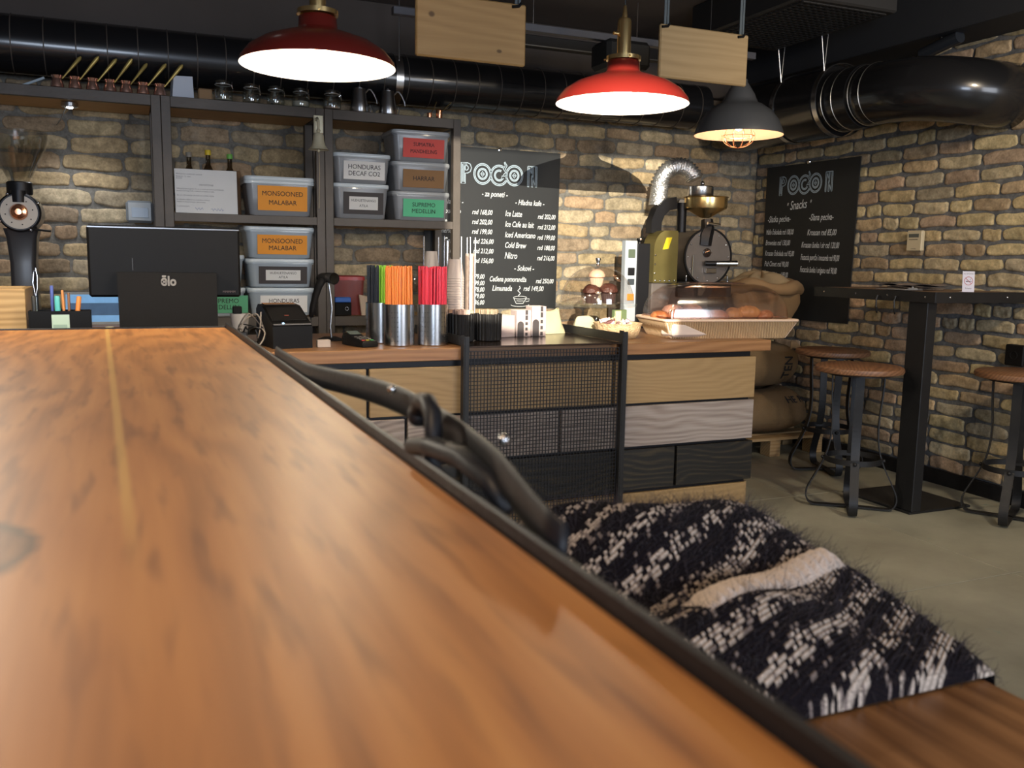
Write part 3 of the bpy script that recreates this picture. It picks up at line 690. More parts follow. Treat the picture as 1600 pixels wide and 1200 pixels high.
# storage tubs
TUB = mat('grey_frosted_plastic', (.27, .28, .30), .35, coat=.3)
TUBB = mat('blue_grey_frosted_plastic', (.36, .42, .48), .3, coat=.3)
LID = mat('pale_plastic_lid', (.68, .76, .82), .3, coat=.3)
LIDG = mat('grey_plastic_lid', (.44, .46, .48), .3, coat=.3)
def tub(label, x0, x1, z0, z1, lines, lc, body=TUB, lid=LID, size=.036, inner=None, y=5.105, depth=.27, double=False, lw=.70, side=0):
    w = x1-x0; h = z1-z0; cx = (x0+x1)/2
    t = thing('storage_tub', label, 'container', (cx, y+depth/2, z0), 0, 'plastic coffee bean tubs on the shelves')
    lh = .022
    secs = []
    for f, s in ((0, .82), (.04, .86), (.5, .91), (1, .955)):
        z = f*(h-lh); secs.append(rrect(w*s, depth*s, .035*s, 5, 0, 0, z))
    m = MB(); m.add([(0, 0, 0)]+list(secs[0]), [[0, i+1, (i+1) % len(secs[0])+1] for i in range(len(secs[0]))]); m.sweep(secs)
    secs = [rrect(w*.96, depth*.96, .035, 5, 0, 0, h-lh-.008), rrect(w*.985, depth*.985, .038, 5, 0, 0, h-lh-.008), rrect(w*.985, depth*.985, .038, 5, 0, 0, h-lh)]
    m.sweep(secs); m.build('tub_body', body, t, True)
    ll = MB(); L = [(.99, h-lh), (1.0, h-lh+.003), (1.0, h-.006), (.985, h-.001), (.93, h-.001), (.92, h-.005), (0.001, h-.005)]
    ll.sweep([rrect(w*s, depth*s, .038*max(s, .05), 5, 0, 0, z) for s, z in L]); ll.build('lid', lid, t, True)
    if double:
        l2 = MB(); l2.sweep([rrect(w*s, depth*s, .038*max(s, .05), 5, .0, 0, z-.020) for s, z in L[:4]]); l2.build('rim', lid, t, True)
    # the paper label follows the sloping front
    bw = w*lw; lh_ = (h-lh)*.70; zc = (h-lh)*.50; yf = -depth/2*.913-.0035; tilt = math.atan((depth/2)*(.955-.86)/(h-lh))
    lm = mat('paper_'+'_'.join('%d' % (c*100) for c in lc), lc, .6)
    hold = MB().box(-bw/2, bw/2, -.0006, .0006, -lh_/2, lh_/2).build('paper_label', lm, t)
    hold.location = (w*.03+side, yf-.002, zc); hold.rotation_euler = (tilt, 0, 0)
    if inner:
        MB().box(-bw*.36, bw*.36, -.0014, -.0007, -lh_*.30, lh_*.30).build('white_sticker', WHITE, hold)
    tm = MB(); n = len(lines); step = lh_*(.24 if inner else .36)
    for i, s in enumerate(lines):
        text_mb(s, size*(.55 if inner else 1), 0, ((n-1)/2-i)*step, -.0018, mb=tm, sx=.95 if len(s) < 10 else .84)
    tm.build('lettering', INK, hold)
    return t
OR, WH, BK = (1.0, .36, .02), (.92, .90, .88), (.05, .04, .04)
tub('grey tub with orange label on the middle shelf, beside the framed notice', .600, .982, 1.4705, 1.683, ['MONSOONED', 'MALABAR'], OR, double=True)
tub('grey tub with orange label on the lower shelf, topmost of its stack', .592, .978, 1.238, 1.412, ['MONSOONED', 'MALABAR'], OR, body=TUBB)
tub('grey tub with black-and-white label under the orange-labelled lower tub', .598, .974, 1.078, 1.237, ['HUEHUETENANGO', 'ATILA'], BK, body=TUBB, inner=True)
tub('pale tub with white label at the bottom of its stack behind the receipt printer', .604, .972, .918, 1.077, ['HONDURAS', 'DECAF CO2'], WH, body=TUBB, size=.032)
tub('pale unlabelled tub mostly hidden behind the till screen, upper of two', .245, .594, 1.078, 1.254, ['SUPREMO'], (.08, .30, .16), body=TUBB)
tub('pale tub with green label mostly hidden behind the till screen, lower of two', .245, .596, .918, 1.077, ['SUPREMO', 'MEDELLIN'], (.12, .45, .25), body=TUBB, side=.05)
tub('grey tub with white label on the middle shelf of the right unit, top of two', 1.080, 1.420, 1.668, 1.835, ['HONDURAS', 'DECAF CO2'], WH, size=.036)
tub('grey tub with black-and-white label, below the white-labelled tub in the right unit', 1.080, 1.410, 1.4705, 1.667, ['HUEHUETENANGO', 'ATILA'], BK, inner=True)
tub('grey tub with red label at the top of the right-hand stack', 1.424, 1.780, 1.808, 1.985, ['SUMATRA', 'MANDHELING'], (.80, .09, .07), lid=LIDG, size=.030)
tub('grey tub with brown label in the middle of the right-hand stack', 1.424, 1.780, 1.639, 1.807, ['HARRAR'], (.30, .15, .05), lid=LIDG, size=.036)
tub('grey tub with green label at the bottom of the right-hand stack', 1.424, 1.780, 1.4705, 1.638, ['SUPREMO', 'MEDELLIN'], (.12, .62, .32), lid=LIDG, size=.034)

# framed notice
t = thing('framed_notice', 'white printed notice in a clear frame on the middle shelf', 'notice', (.405, 5.115, 1.4705))
d = MB().box(-.158, .158, 0, .004, .0, .232, .001).build('sheet', mat('bright_paper', (.92, .92, .92), .5), t); d.rotation_euler = (math.radians(-5), 0, 0)
d2 = MB().box(-.162, .162, -.004, -.001, .0, .236, .001).build('clear_cover', clear('clear_sheet', (.97, .97, .97), .04, .1), t); d2.rotation_euler = d.rotation_euler
tm = MB()
for s, z, x in (('Ministarstvo unutrašnjih poslova', .205, -.15), ('Beograd, 12. mart', .192, -.15), ('Broj 03', .182, -.15)): text_mb(s, .010, x, z, -.0007, 'LEFT', mb=tm)
text_mb('OBAVEŠTENJE', .012, 0, .150, -.0007, mb=tm)
for i, ln in enumerate((0, 1, 3, 5, 6, 8)): text_mb(['Obaveštavamo goste da se u ovom prostoru pridržavaju', 'pravila kućnog reda i važećih propisa o radu.', 'Za sve informacije obratite se osoblju lokala', 'ili vlasniku objekta na navedenu adresu.', 'Hvala na razumevanju i poverenju.', 'S poštovanjem,'][i], .0105, -.15, .128-ln*.0115, -.0007, 'LEFT', mb=tm)
o = tm.build('printed_text', mat('grey_print', (.25, .25, .28), .7), d)
sg = MB(); stroke(sg, [(.02+.006*i, .022+.008*math.sin(i*2.3)) for i in range(12)], .002, -.0007); stroke(sg, [(-.06+.005*i, .024+.007*math.sin(i*1.9+1)) for i in range(9)], .002, -.0007)
sg.build('signature', mat('blue_pen', (.10, .18, .45), .6), d)

# small bottles behind the notice
def bottle(label, x, y, z, body, cap, h=.30):
    t = thing('glass_bottle', label, 'bottle', (x, y, z), 0, 'syrup bottles behind the framed notice')
    MB().lathe([(0, 0), (.032, 0), (.034, .01), (.034, h*.58), (.028, h*.68), (.013, h*.78), (.012, h*.93), (.012, h*.94)], 20).build('bottle_glass', body, t, True)
    MB().lathe([(.0, h), (.015, h), (.016, h-.002), (.016, h*.93-.002), (0, h*.93-.002)], 18).build('cap', cap, t, True)
DG = clear('dark_bottle_glass', (.35, .30, .22), .10)
bottle('glass bottle with a yellow cap behind the framed notice', .427, 5.24, 1.4705, DG, mat('yellow_cap', (.75, .55, .04), .4), .345)
bottle('glass bottle with a green cap behind the framed notice', .540, 5.24, 1.4705, DG, mat('green_cap', (.18, .50, .10), .4), .33)
bottle('glass bottle with a clear cap left of the yellow-capped bottle', .33, 5.26, 1.4705, DG, mat('clear_cap', (.28, .26, .22), .3), .33)
tag(MB().box(-.03, .03, -.02, .02, 0, .25, .004).build('cardboard_box', mat('brown_card', (.20, .11, .055), .8)), 'narrow brown cardboard box standing beside the bottles and the orange-labelled tub', 'box').location = (.575, 5.34, 1.4705)

# lower shelf of the right unit
t = thing('plastic_box', 'translucent red plastic box on the lower shelf of the right unit', 'box', (1.17, 5.26, .918))
RED = mat('translucent_red_plastic', (.42, .03, .03), .3, coat=.4)
m = MB(); m.sweep([rrect(.20*s, .2*s, .02, 4, 0, 0, z) for s, z in ((.05, 0), (.92, 0), (1, .19), (1, .20))]); m.build('box_body', mat('dark_red_plastic', (.22, .045, .04), .3, coat=.3), t, True)
m = MB(); m.sweep([rrect(.21*s, .21*s, .02, 4, 0, 0, z) for s, z in ((1, .201), (1, .222), (.9, .228), (.05, .228))]); m.build('lid', RED, t, True)
t = thing('small_box', 'small black box with blue top in front of the red plastic box', 'box', (1.133, 5.135, .918))
MB().box(-.048, .048, -.02, .03, 0, .075, .004).build('box_body', PLASTIC, t); MB().box(-.046, .046, -.019, .029, .0755, .105, .004).build('blue_lid', mat('bright_blue_plastic', (.04, .16, .62), .35), t)
MB().lathe([(.008, 0), (.011, 0), (.011, .003), (.008, .003), (.008, 0)], 18, (.02, -.0205, .04), (0, -1, 0)).build('ring', STEEL, t)
tag(MB().prism([(-.03, 0), (.03, 0), (.035, .10), (-.045, .12)], 0, .02).build('paper_packet', mat('beige_paper', (.60, .48, .38), .7)), 'crooked beige paper packet on the lower shelf left of the drink straws', 'packet').location = (1.275, 5.13, .918)
tag(MB().box(-.05, .05, -.04, .04, 0, .012, .002).build('white_tray', WHITE), 'flat white tray on the lower shelf left of the drink straws', 'tray').location = (1.36, 5.15, .918)
t = thing('glass_bowl', 'clear glass bowl on the lower shelf behind the straws', 'bowl', (1.56, 5.2, .918))
MB().lathe([(0, 0), (.06, 0), (.10, .08), (.12, .16), (.125, .26), (.122, .262), (.115, .16), (.095, .085), (0, .01)], 32).build('bowl_glass', GLASS, t, True)
MB().lathe([(.125, .262), (.128, .27), (.0, .30)], 32).build('lid', clear('blue_tint_lid', (.70, .80, .88), .15), t, True)

# things on top of the shelves
TOPZ = 2.0605
def cezve(label, x, loc_y=5.13, h=.062, ang=35, yaw=25, handle=mat('ochre_brass', (.60, .45, .14), .4, .5)):
    t = thing('coffee_pot', label, 'coffee pot', (x, loc_y, TOPZ), math.radians(yaw), 'long-handled copper coffee pots on the left shelf')
    MB().lathe([(0, 0), (.026, 0), (.031, .006), (.030, .02), (.023, .042), (.021, .048), (.027, h), (.0255, h), (.020, .048), (.0, .01)], 28).build('pot_body', mat('dark_copper', (.80, .48, .38), .26, .9, var=.2), t, True)
    a = math.radians(ang+20); d = Vector((math.cos(a), 0, math.sin(a))); p0 = Vector((.024, 0, h-.012))
    MB().tube([p0, p0+d*.04, p0+d*.085, p0+d*.135, p0+d*.150], [.0035, .005, .008, .010, .004], 10, flat=1, up=(0, 1, 0)).build('handle', handle, t, True)
    return t
pots = [(-.285, 30, 55), (-.205, 40, 30), (-.125, 34, 40), (-.045, 25, 20), (.030, 20, 65), (.110, 15, 45), (.190, 28, 35)]
plab = ['first from the left', 'second from the left', 'third from the left', 'fourth, middle of the row', 'fifth, with the widest upright brass handle', 'sixth, second from the right of the row', 'seventh, beside the white box']
first = None
for (x, a, yw), lb in zip(pots, plab):
    L_ = 'copper coffee pot on the left shelf top, '+lb
    if first is None: first = cezve(L_, x, yaw=yw-40, ang=32)
    else: dup(first, (x, 5.13, TOPZ), math.radians(yw-40), L_)
t = thing('paper_box', 'white folded card box on the shelf top beside the copper pots', 'box', (.305, 5.14, TOPZ), math.radians(10))
MB().prism([(-.055, 0), (.055, 0), (.050, .118), (-.045, .112)], 0, .06).build('box_body', mat('cool_white_card', (.58, .63, .72), .5), t)
tag(MB().box(-.035, .035, -.03, .03, 0, .06, .006).build('brown_paper_bag', mat('kraft_paper', (.33, .20, .10), .8)), 'small brown paper bag between the white box and the glass jars', 'bag').location = (.415, 5.16, TOPZ)
def jar(label, x, s=1.0, fill=None, fh=.02):
    t = thing('glass_jar', label, 'jar', (x, 5.135, TOPZ), random.uniform(-.6, .6), 'clip-top glass jars on the shelf')
    JG = clear('jar_glass', (.80, .84, .84), .16, .05); MB().lathe([(0, .002), (.040*s, .002), (.048*s, .008), (.050*s, .02), (.050*s, .050*s), (.042*s, .072*s), (.039*s, .082*s), (.041*s, .086*s)], 32).build('jar_glass', JG, t, True)
    MB().lathe([(.042*s, .088*s), (.043*s, .092*s), (.041*s, .104*s), (.034*s, .108*s), (0, .106*s)], 32).build('lid', JG, t, True)
    MB().lathe([(.0415*s, .085*s), (.0435*s, .0865*s), (.0415*s, .088*s), (.040*s, .0865*s), (.0415*s, .085*s)], 32).build('rubber_seal', mat('white_rubber', (.60, .58, .54), .6), t, True)
    w = MB(); w.tube([(.045*s, -.012*s, .085*s), (.050*s, -.010*s, .070*s), (.052*s, 0, .050*s), (.050*s, .010*s, .070*s), (.045*s, .012*s, .085*s), (.046*s, 0, .105*s)], .0013, 6, closed=True)
    w.build('wire_clip', CHROME, t, True)
    if fill: MB().lathe([(0, .005), (.042*s, .005), (.0465*s, .012), (.0465*s, .005+fh), (0, .006+fh)], 28).build('contents', fill, t, True)
SUG = mat('sugar', (.72, .66, .55), .8); BEIG = mat('white_tag', (.70, .70, .68), .7)
jar('clip-top glass jar first from the left on the shelf top', .505, 1.0, mat('beige_beans', (.40, .36, .28), .7), .008)
jar('clip-top glass jar second from the left on the shelf top', .650, .95)
jar('clip-top glass jar in the middle of the five on the shelf top', .778, .95)
jar('clip-top glass jar fourth from the left, a third full of white sugar', .912, .95, SUG, .028)
jar('clip-top glass jar next to the steel jugs, with pinkish contents', 1.085, 1.0, mat('pink_beige', (.50, .33, .25), .8), .012)
KM = mat('satin_steel', (.42, .42, .43), .28, 1)
def kettle(label, x, rz=0):
    t = thing('steel_jug', label, 'jug', (x, 5.135, TOPZ), rz, 'tapered steel jugs on the shelf')
    m = MB().lathe([(0, 0), (.052, 0), (.054, .004), (.046, .055), (.036, .118), (.034, .128), (.0325, .128), (.045, .055), (.0, .006)], 36); m.build('jug_body', KM, t, True)
    MB().lathe([(.034, .1285), (.034, .132), (.01, .136), (.009, .144), (.0, .145)], 28).build('lid', KM, t, True)
    MB().tube([(.036, 0, .112), (.052, 0, .132), (.066, 0, .132), (.085, 0, .108), (.100, 0, .075), (.103, 0, .058)], [.004, .005, .005, .005, .005, .004], 8, up=(0, 1, 0)).build('handle', KM, t, True)
    MB().tube([(.048, .0, .03), (.062, .0, .045), (.068, .0, .028), (.060, 0, .004)], .0035, 8).build('spout', KM, t, True)
    return t
k_ = kettle('tapered steel jug on the shelf top beside the last glass jar', 1.240)
dup(k_, (1.405, 5.135, TOPZ), 0, 'tapered steel jug on the shelf top nearest the copper measuring cups')
t = thing('measuring_cup', 'bright copper measuring cup with brass handle near the end of the shelf top', 'cup', (1.715, 5.14, TOPZ), .3)
MB().lathe([(0, 0), (.018, 0), (.019, .003), (.019, .050), (.021, .052), (.0175, .052), (.0175, .004), (0, .004)], 24).build('cup_body', COPPER, t, True)
MB().tube([(.019, 0, .045), (.05, 0, .075), (.085, 0, .105)], [.003, .003, .004], 8).build('handle', BRASS, t, True)
t = thing('measuring_cup', 'small copper measuring cup left of the bright copper one', 'cup', (1.655, 5.14, TOPZ), .7)
MB().lathe([(0, 0), (.013, 0), (.014, .003), (.014, .032), (.0125, .032), (.0125, .004), (0, .004)], 24).build('cup_body', COPPER, t, True)
MB().tube([(.013, 0, .028), (.05, 0, .065), (.078, 0, .105)], [.0025, .0025, .003], 8).build('handle', BRASS, t, True)
t = thing('kitchen_scale', 'dark glass scale panel leaning on the left shelf top', 'scale', (-.44, 5.19, TOPZ), math.radians(-4))
m = MB().box(-.09, .09, 0, .012, 0, .018, .003); m.build('base', PLASTIC, t)
o = MB().box(-.08, .08, -.004, .004, 0, .012, .002).build('pale_edge', mat('pale_blue_edge', (.45, .55, .62), .4), t); o.location = (.03, -.03, .012); o.rotation_euler = (0, math.radians(-24), 0)
# LED puck under the left shelf
t = thing('shelf_light', 'small bright LED spotlight under the left shelf board', 'lamp', (-.237, 5.20, 1.986))
MB().lathe([(0, 0), (.036, 0), (.040, .004), (.040, .022), (0, .022)], 28, (0, 0, -.004)).build('housing', STEEL, t, True)
MB().lathe([(0, -.008), (.014, -.008), (.016, -.0045)], 20).build('led', mat('led_glow', (1, 1, 1), .5, emit=(.85, .92, 1), es=25), t, True)
MB().tube([(-.02, .02, -.004), (-.03, .05, -.02), (-.05, .12, -.05), (-.08, .28, -.06)], .003, 6).build('cable', mat('grey_cable', (.30, .29, .27), .5), t, True)
l_ = light('shelf_light_beam', 'SPOT', (0, 0, -.012), 13, (.95, .97, 1), spot_size=math.radians(120), spot_blend=.7, shadow_soft_size=.015); l_.parent = t

# brass bell at the middle upright
t = thing('hanging_bell', 'small old brass bell on a bracket at the middle shelf post', 'bell', (.985, 5.02, 1.895))
BB = mat('old_pale_brass', (.80, .74, .54), .38, .2, var=.2, vscale=30)
MB().lathe([(.056, -.066), (.050, -.060), (.036, -.040), (.030, -.015), (.028, .010), (.022, .022), (0, .026)], 36).build('bell_body', BB, t, True)
b_ = MB(); b_.box(-.015, .037, .052, .0595, .03, .125, .002); b_.build('wall_bracket', BB, t)
MB().tube([(0, .055, .10), (0, .03, .105), (0, .005, .090), (0, 0, .065), (0, 0, .045)], [.009, .008, .008, .008, .006], 8).build('bell_arm', BB, t, True)
MB().lathe([(0, 0), (.008, .0), (.012, .010), (.008, .02), (0, .02)], 16, (0, 0, .026)).build('finial', BB, t, True)
MB().tube([(0, 0, -.04), (.002, 0, -.09), (.004, .0, -.20), (.000, .01, -.38)], .0022, 6).build('pull_cord', mat('cream_cord', (.50, .42, .30), .8), t, True)
MB().ball((0, 0, -.070), .009, 12, 8).build('clapper', BB, t, True)

# ------------------------------------------------------------------ chalkboards
def logo(mb, x, z, s):
    """POGON in outlined letters; s = cap height"""
    w = s*.045; k = s
    def P(px, pz): return (x+px*k*1.08, z+pz*k)
    def lines(l, closed=False): stroke(mb, [P(*p) for p in l], w, -.0012, closed)
    # P: double outline
    lines([(0, 0), (0, 1), (.30, 1), (.44, .93), (.50, .76), (.44, .58), (.30, .50), (.20, .50), (.20, 0)], True)
    lines([(.20, .64), (.20, .86), (.28, .86), (.34, .80), (.34, .70), (.28, .64)], True)
    lines([(.07, .07), (.07, .93), (.28, .93)]); lines([(.14, .07), (.14, .86)])
    for ox in (1.04, 2.62):
        for r in (.50, .43, .27, .21): stroke(mb, [P(ox+.86*r*math.cos(a), .5+r*math.sin(a)) for a in np.linspace(0, 2*PI, 40)[:-1]], w, -.0012, True)
        lines([(ox, .62), (ox+.09, .5), (ox, .38), (ox-.09, .5)], True); lines([(ox-.05, .5), (ox+.05, .5)])
    for r in (.50, .43, .27, .21): stroke(mb, [P(1.86+.88*r*math.cos(math.radians(a)), .47+r*math.sin(math.radians(a))) for a in np.linspace(60, 330, 28)], w, -.0012)
    lines([(2.22, .28), (2.28, .45), (2.00, .45), (1.98, .36), (2.10, .32)]); lines([(2.06, .50), (2.18, .64), (2.06, .80), (2.16, .96), (2.10, 1.12)]); lines([(2.16, .50), (2.27, .66), (2.16, .80), (2.25, .96), (2.13, 1.15)])
    for xx in (3.30, 3.37, 3.50, 3.57, 3.70, 3.77): lines([(xx, 0), (xx, 1)])
    lines([(3.30, 1), (3.77, 1)]); lines([(3.30, 0), (3.37, 0)]); lines([(3.50, 0), (3.57, 0)]); lines([(3.70, 0), (3.77, 0)]); lines([(3.37, .98), (3.70, .02)])
BOARD = mat('black_chalkboard', (.016, .018, .020), .55, bump=.05, bscale=30, var=.25, vscale=3)
def board_pin(t, x, z):
    MB().lathe([(0, .014), (.012, .012), (.016, .004), (.012, 0), (0, 0)], 20, (x, 0, z), (0, -1, 0)).build('fixing', CHROME, t, True)
t = thing('chalkboard', 'black chalkboard drinks menu on the back wall behind the counter', 'chalkboard', (1.85, 5.472, .935))
bw_, bh_ = .843, 1.025
MB().prism([(-.12, 0), (bw_-.032, .0), (bw_-.02, bh_-.004), (-.12, bh_)], 0, .006).build('panel', BOARD, t)
lg = MB(); logo(lg, .124, .795, .130); lg.build('logo', CHALKB, t)
def w_(s, x, z, size=.042, al='LEFT', sx=.74, rot=-.012, y=-.0015): text_mb(s, size, x, z, y, al, shear=.25, sx=sx, thin=.0006, rot=rot).build('handwritten_line', CHALK, t)
w_('- za poneti -', .355, .735, .050, 'CENTER')
w_('- Topla kafe -', -.045, .680, .046)
for i, (a_, p_) in enumerate((('Cappuccino', '168,00'), ('Latte', '202,00'), ('Americano', '199,00'), ('Coffee', '226,00'), ('au lait', '212,00'), ('čokolada', '156,00'))):
    z = .620-.062*i; w_(a_, -.04 if i < 3 else .008, z, .046); w_('rsd '+p_, .200+.01*(i > 2), z-.002, .044)
for i, p_ in enumerate(('179,00', '199,00', '178,00', '179,00', '236,00')): w_(p_, .205, .205-.042*i, .042)
w_('- Hladna kafe -', .50, .690, .048)
for i, (a_, p_) in enumerate((('Ice Latte', 'rsd 202,00'), ('Ice Cafe au lait', 'rsd 212,00'), ('Iced Americano', 'rsd 199,00'), ('Cold Brew', 'rsd 188,00'), ('Nitro', 'rsd 216,00'))):
    z = .615-.068*i; w_(a_, .43, z, .052 if i != 4 else .060, sx=.66); w_(p_, .665, z-.012, .044, sx=.68)
w_('- Sokovi -', .50, .262, .050)
w_('Ceđena pomorandža', .325, .190, .047, sx=.66); w_('rsd 250,00', .66, .178, .043, sx=.70)
w_('Limunada', .345, .130, .050); w_('rsd 149,00', .57, .128, .046)
cm = MB(); cx, cz = .555, .0
stroke(cm, [(.50, .068), (.52, .03), (.57, .03), (.595, .068)], .004); stroke(cm, [(x, z*.5+.035) for x, z in arc(.5475, .068, .048, 0, 360, 30, .018)], .003)
stroke(cm, [(.594, .06), (.615, .062), (.612, .045), (.588, .042)], .003); stroke(cm, arc(.5475, .022, .065, 180, 360, 20, .012), .003)
stroke(cm, [(.535, .082), (.55, .098), (.53, .115), (.548, .132), (.542, .145)], .006); text_mb('POGON', .014, .5475, .046, -.0015, mb=cm)
cm.build('coffee_cup_drawing', CHALK, t)
board_pin(t, .385, bh_-.006)

t = thing('chalkboard', 'black chalkboard snack menu on the right brick wall near the corner', 'chalkboard', (4.272, 5.350, .868), -PI/2)
MB().prism([(0, 0), (.885, .008), (.905, 1.066), (.005, 1.070)], 0, .006).build('panel', BOARD, t)
lg = MB(); logo(lg, .150, .865, .128); lg.build('logo', CHALKB, t)
w_('Snacks', .355, .790, .085, 'CENTER', rot=.05); w_('*', .245, .790, .05, 'CENTER'); w_('*', .475, .800, .05, 'CENTER')
w_('-Slatka peciva-', .04, .700, .062, rot=.0, sx=.68); w_('-Slana peciva-', .47, .700, .062, sx=.68)
for i, s in enumerate(('Mafin čokolada rsd 108,00', 'Brownies rsd 130,00', 'Kroasan čokolada rsd 95,00', 'Puž Cimet rsd 90,00', 'Štrudla Višnja rsd 99,00')): w_(s, .03, .610-.075*i, .052, sx=.52 if len(s) > 20 else .60, rot=-.01)
for i, s in enumerate(('Kroasan rsd 85,00', 'Kroasan šunka i sir rsd 120,00', 'Focaccia povrće i mocarela rsd 90,00', 'Focaccia šunka i origano rsd 90,00')): w_(s, (.46, .41, .41, .41)[i], .600-.083*i, .056, sx=(.66, .52, .43, .45)[i], rot=-.02)
board_pin(t, .44, 1.073)

# ------------------------------------------------------------------ on the counter
CT = .8905
# till screen
t = thing('till_screen', 'large black till monitor seen from behind on the counter', 'monitor', (.137, 3.60, CT))
m = MB().box(-.268, .262, -.012, .022, .202, .462, .008); o = m.build('screen_housing', PLASTIC, t); 
MB().box(-.266, .260, -.014, -.010, .452, .458, .001).build('silver_edge', mat('dull_silver', (.22, .22, .23), .3, .9), t)
MB().prism([(-.170, 0), (.170, 0), (.168, .294), (-.172, .294)], -.075, -.018).build('stand_block', RUBBER, t)
MB().box(-.20, .20, -.10, .12, 0, .014, .004).build('base', RUBBER, t)
text_mb('ēlo', .048, 0, .262, -.0765, thin=.0018, sx=.82).build('badge_lettering', mat('grey_badge', (.24, .22, .20), .5), t)
tm = MB(); [text_mb('MMMMM', .012, .218, .222, -.0130, mb=tm)]; tm.build('small_badge', mat('dull_red_grey', (.16, .10, .09), .5), t)
MB().box(-.12, -.1175, -.0135, -.012, .30, .345).build('seam_mark', mat('dark_grey_mark', (.05, .05, .05), .4), t)
# cable tangle
t = thing('cable_bundle', 'tangle of beige and black cables between till monitor and receipt printer', 'cable', (.44, 3.66, CT))
CB = mat('beige_cable', (.36, .30, .24), .5); CK = mat('black_cable', (.02, .02, .02), .4)
def loop(seed, m_, r, n=9, s=.07, h=.15):
    rn = random.Random(seed); P = []
    for i in range(n): a = i*2*PI/(n-2)+rn.uniform(-.3, .3); P.append(Vector((s*math.cos(a)*rn.uniform(.5, 1), rn.uniform(-.04, .05), r+h*(.5+.5*math.sin(a))*rn.uniform(.6, 1))))
    Q = []
    for i in range(len(P)-1):
        a0, b0, c0, d0 = P[max(i-1, 0)], P[i], P[i+1], P[min(i+2, len(P)-1)]
        for k in range(8):
            u = k/8; Q.append(.5*((2*b0)+(c0-a0)*u+(2*a0-5*b0+4*c0-d0)*u*u+(3*b0-a0-3*c0+d0)*u**3))
    MB().tube([(q.x, q.y, max(q.z, r)) for q in Q], r, 8).build('cable', m_, t, True)
loop(1, CB, .0032); loop(4, CK, .003, s=.05, h=.10); loop(9, CB, .0028, s=.06, h=.18); loop(13, CK, .0025, s=.065, h=.13)
MB().box(-.045, -.015, -.01, .01, .045, .062, .003).build('plug', CK, t)
tag(MB().lathe([(0, 0), (.026, 0), (.038, .125), (.0365, .125), (.0245, .003), (0, .003)], 28).build('paper_cup', mat('cup_paper', (.60, .55, .50), .6, var=.25, vscale=30), None, True), 'pale paper cup between the till monitor and the cable tangle', 'cup').location = (.415, 3.80, CT)
tag(MB().box(-.018, .018, -.012, .012, 0, .03, .003).build('power_adapter', RUBBER), 'small grey power block on the paper cup beside the till monitor', 'adapter').location = (.405, 3.795, CT+.1255)
# receipt printer
t = thing('receipt_printer', 'black receipt printer with sloping lid and blue light on the counter', 'printer', (.590, 3.57, CT), math.radians(6))
MB().prism([(0, 0), (.27, 0), (.27, .145), (.235, .165), (.17, .160), (.02, .098), (0, .088)], -.078, .078).xf(Matrix.Rotation(PI/2, 4, 'Z')).build('printer_body', PLASTIC, t)
o = MB().box(-.066, .066, 0, .055, 0, .003, .001).build('paper_cover', mat('smoky_cover', (.05, .04, .035), .15, coat=.5), t); o.location = (0, .175, .1625); o.rotation_euler = (math.radians(4), 0, 0)
o = MB().box(-.070, .070, 0, .12, 0, .003, .001).build('lid_panel', RUBBER, t); o.location = (0, .040, .1075); o.rotation_euler = (math.radians(22.4), 0, 0)
MB().box(-.074, .074, .001, .018, .092, .0975, .001).build('front_strip', mat('grey_strip', (.13, .12, .115), .4), t)
MB().ball((-.035, .009, .099), .004, 10, 6).build('power_light', mat('blue_light', (.3, .6, 1), .4, emit=(.35, .65, 1), es=6), t, True)
MB().box(-.012, .006, .075, .087, .125, .1275, .001).xf(Matrix.Identity(4)).build('red_sticker', mat('red_sticker', (.7, .12, .06), .5), t)
tag(MB().box(-.026, .026, -.018, .018, 0, .030, .002).build('card_holder', mat('greige_card', (.45, .37, .32), .6)), 'little beige card box between receipt printer and card terminal', 'box').location = (.715, 3.60, CT)
# barcode scanner
t = thing('barcode_scanner', 'black barcode scanner resting on a steel goose-neck stand', 'scanner', (.810, 3.90, CT))
MB().prism([(-.055, 0), (.065, 0), (.03, .012), (-.02, .012)], -.05, .05).build('stand_foot', RUBBER, t)
MB().tube([(0, 0, .010), (-.004, 0, .06), (.004, 0, .14), (-.002, 0, .20), (-.01, 0, .255)], .0055, 10).build('goose_neck', STEEL, t, True)
h = MB().tube([(-.085, .01, .10), (-.078, .01, .14), (-.066, .005, .19), (-.052, 0, .235), (-.035, 0, .265)], [.012, .017, .018, .020, .024], 14, flat=.8); h.build('grip', RUBBER, t, 'all')
hd = MB(); secs = []
for s, r, z in ((-.05, .018, .270), (-.03, .026, .272), (0, .028, .272), (.035, .034, .268)):
    secs.append([(s+.0, r*1.0*math.cos(a), z+r*.75*math.sin(a)) for a in np.linspace(0, 2*PI, 21)[:-1]])
secs.append([(.031, y*.85, .268+(z-.268)*.85) for x, y, z in secs[-1]]); hd.sweep(secs); hd.f.append(list(range(20))[::-1]); hd.f.append(list(range(80, 100)))
o = hd.build('scanner_head', RUBBER, t, 'all'); o.rotation_euler = (0, 0, math.radians(-50)); o.location = (-.012, 0, 0)
o = MB().lathe([(0, 0), (.026, 0)], 20, (.033, 0, .268), (1, 0, 0)).build('scan_window', mat('dark_window', (.004, .004, .004), .1), t); o.rotation_euler = (0, 0, math.radians(-50)); o.location = (-.012, 0, 0)
MB().tube([(-.085, .01, .10), (-.088, .0, .06), (-.09, -.02, .012), (-.12, -.05, .006), (-.17, -.04, .006)], .0035, 8).build('cord', CK, t, True)
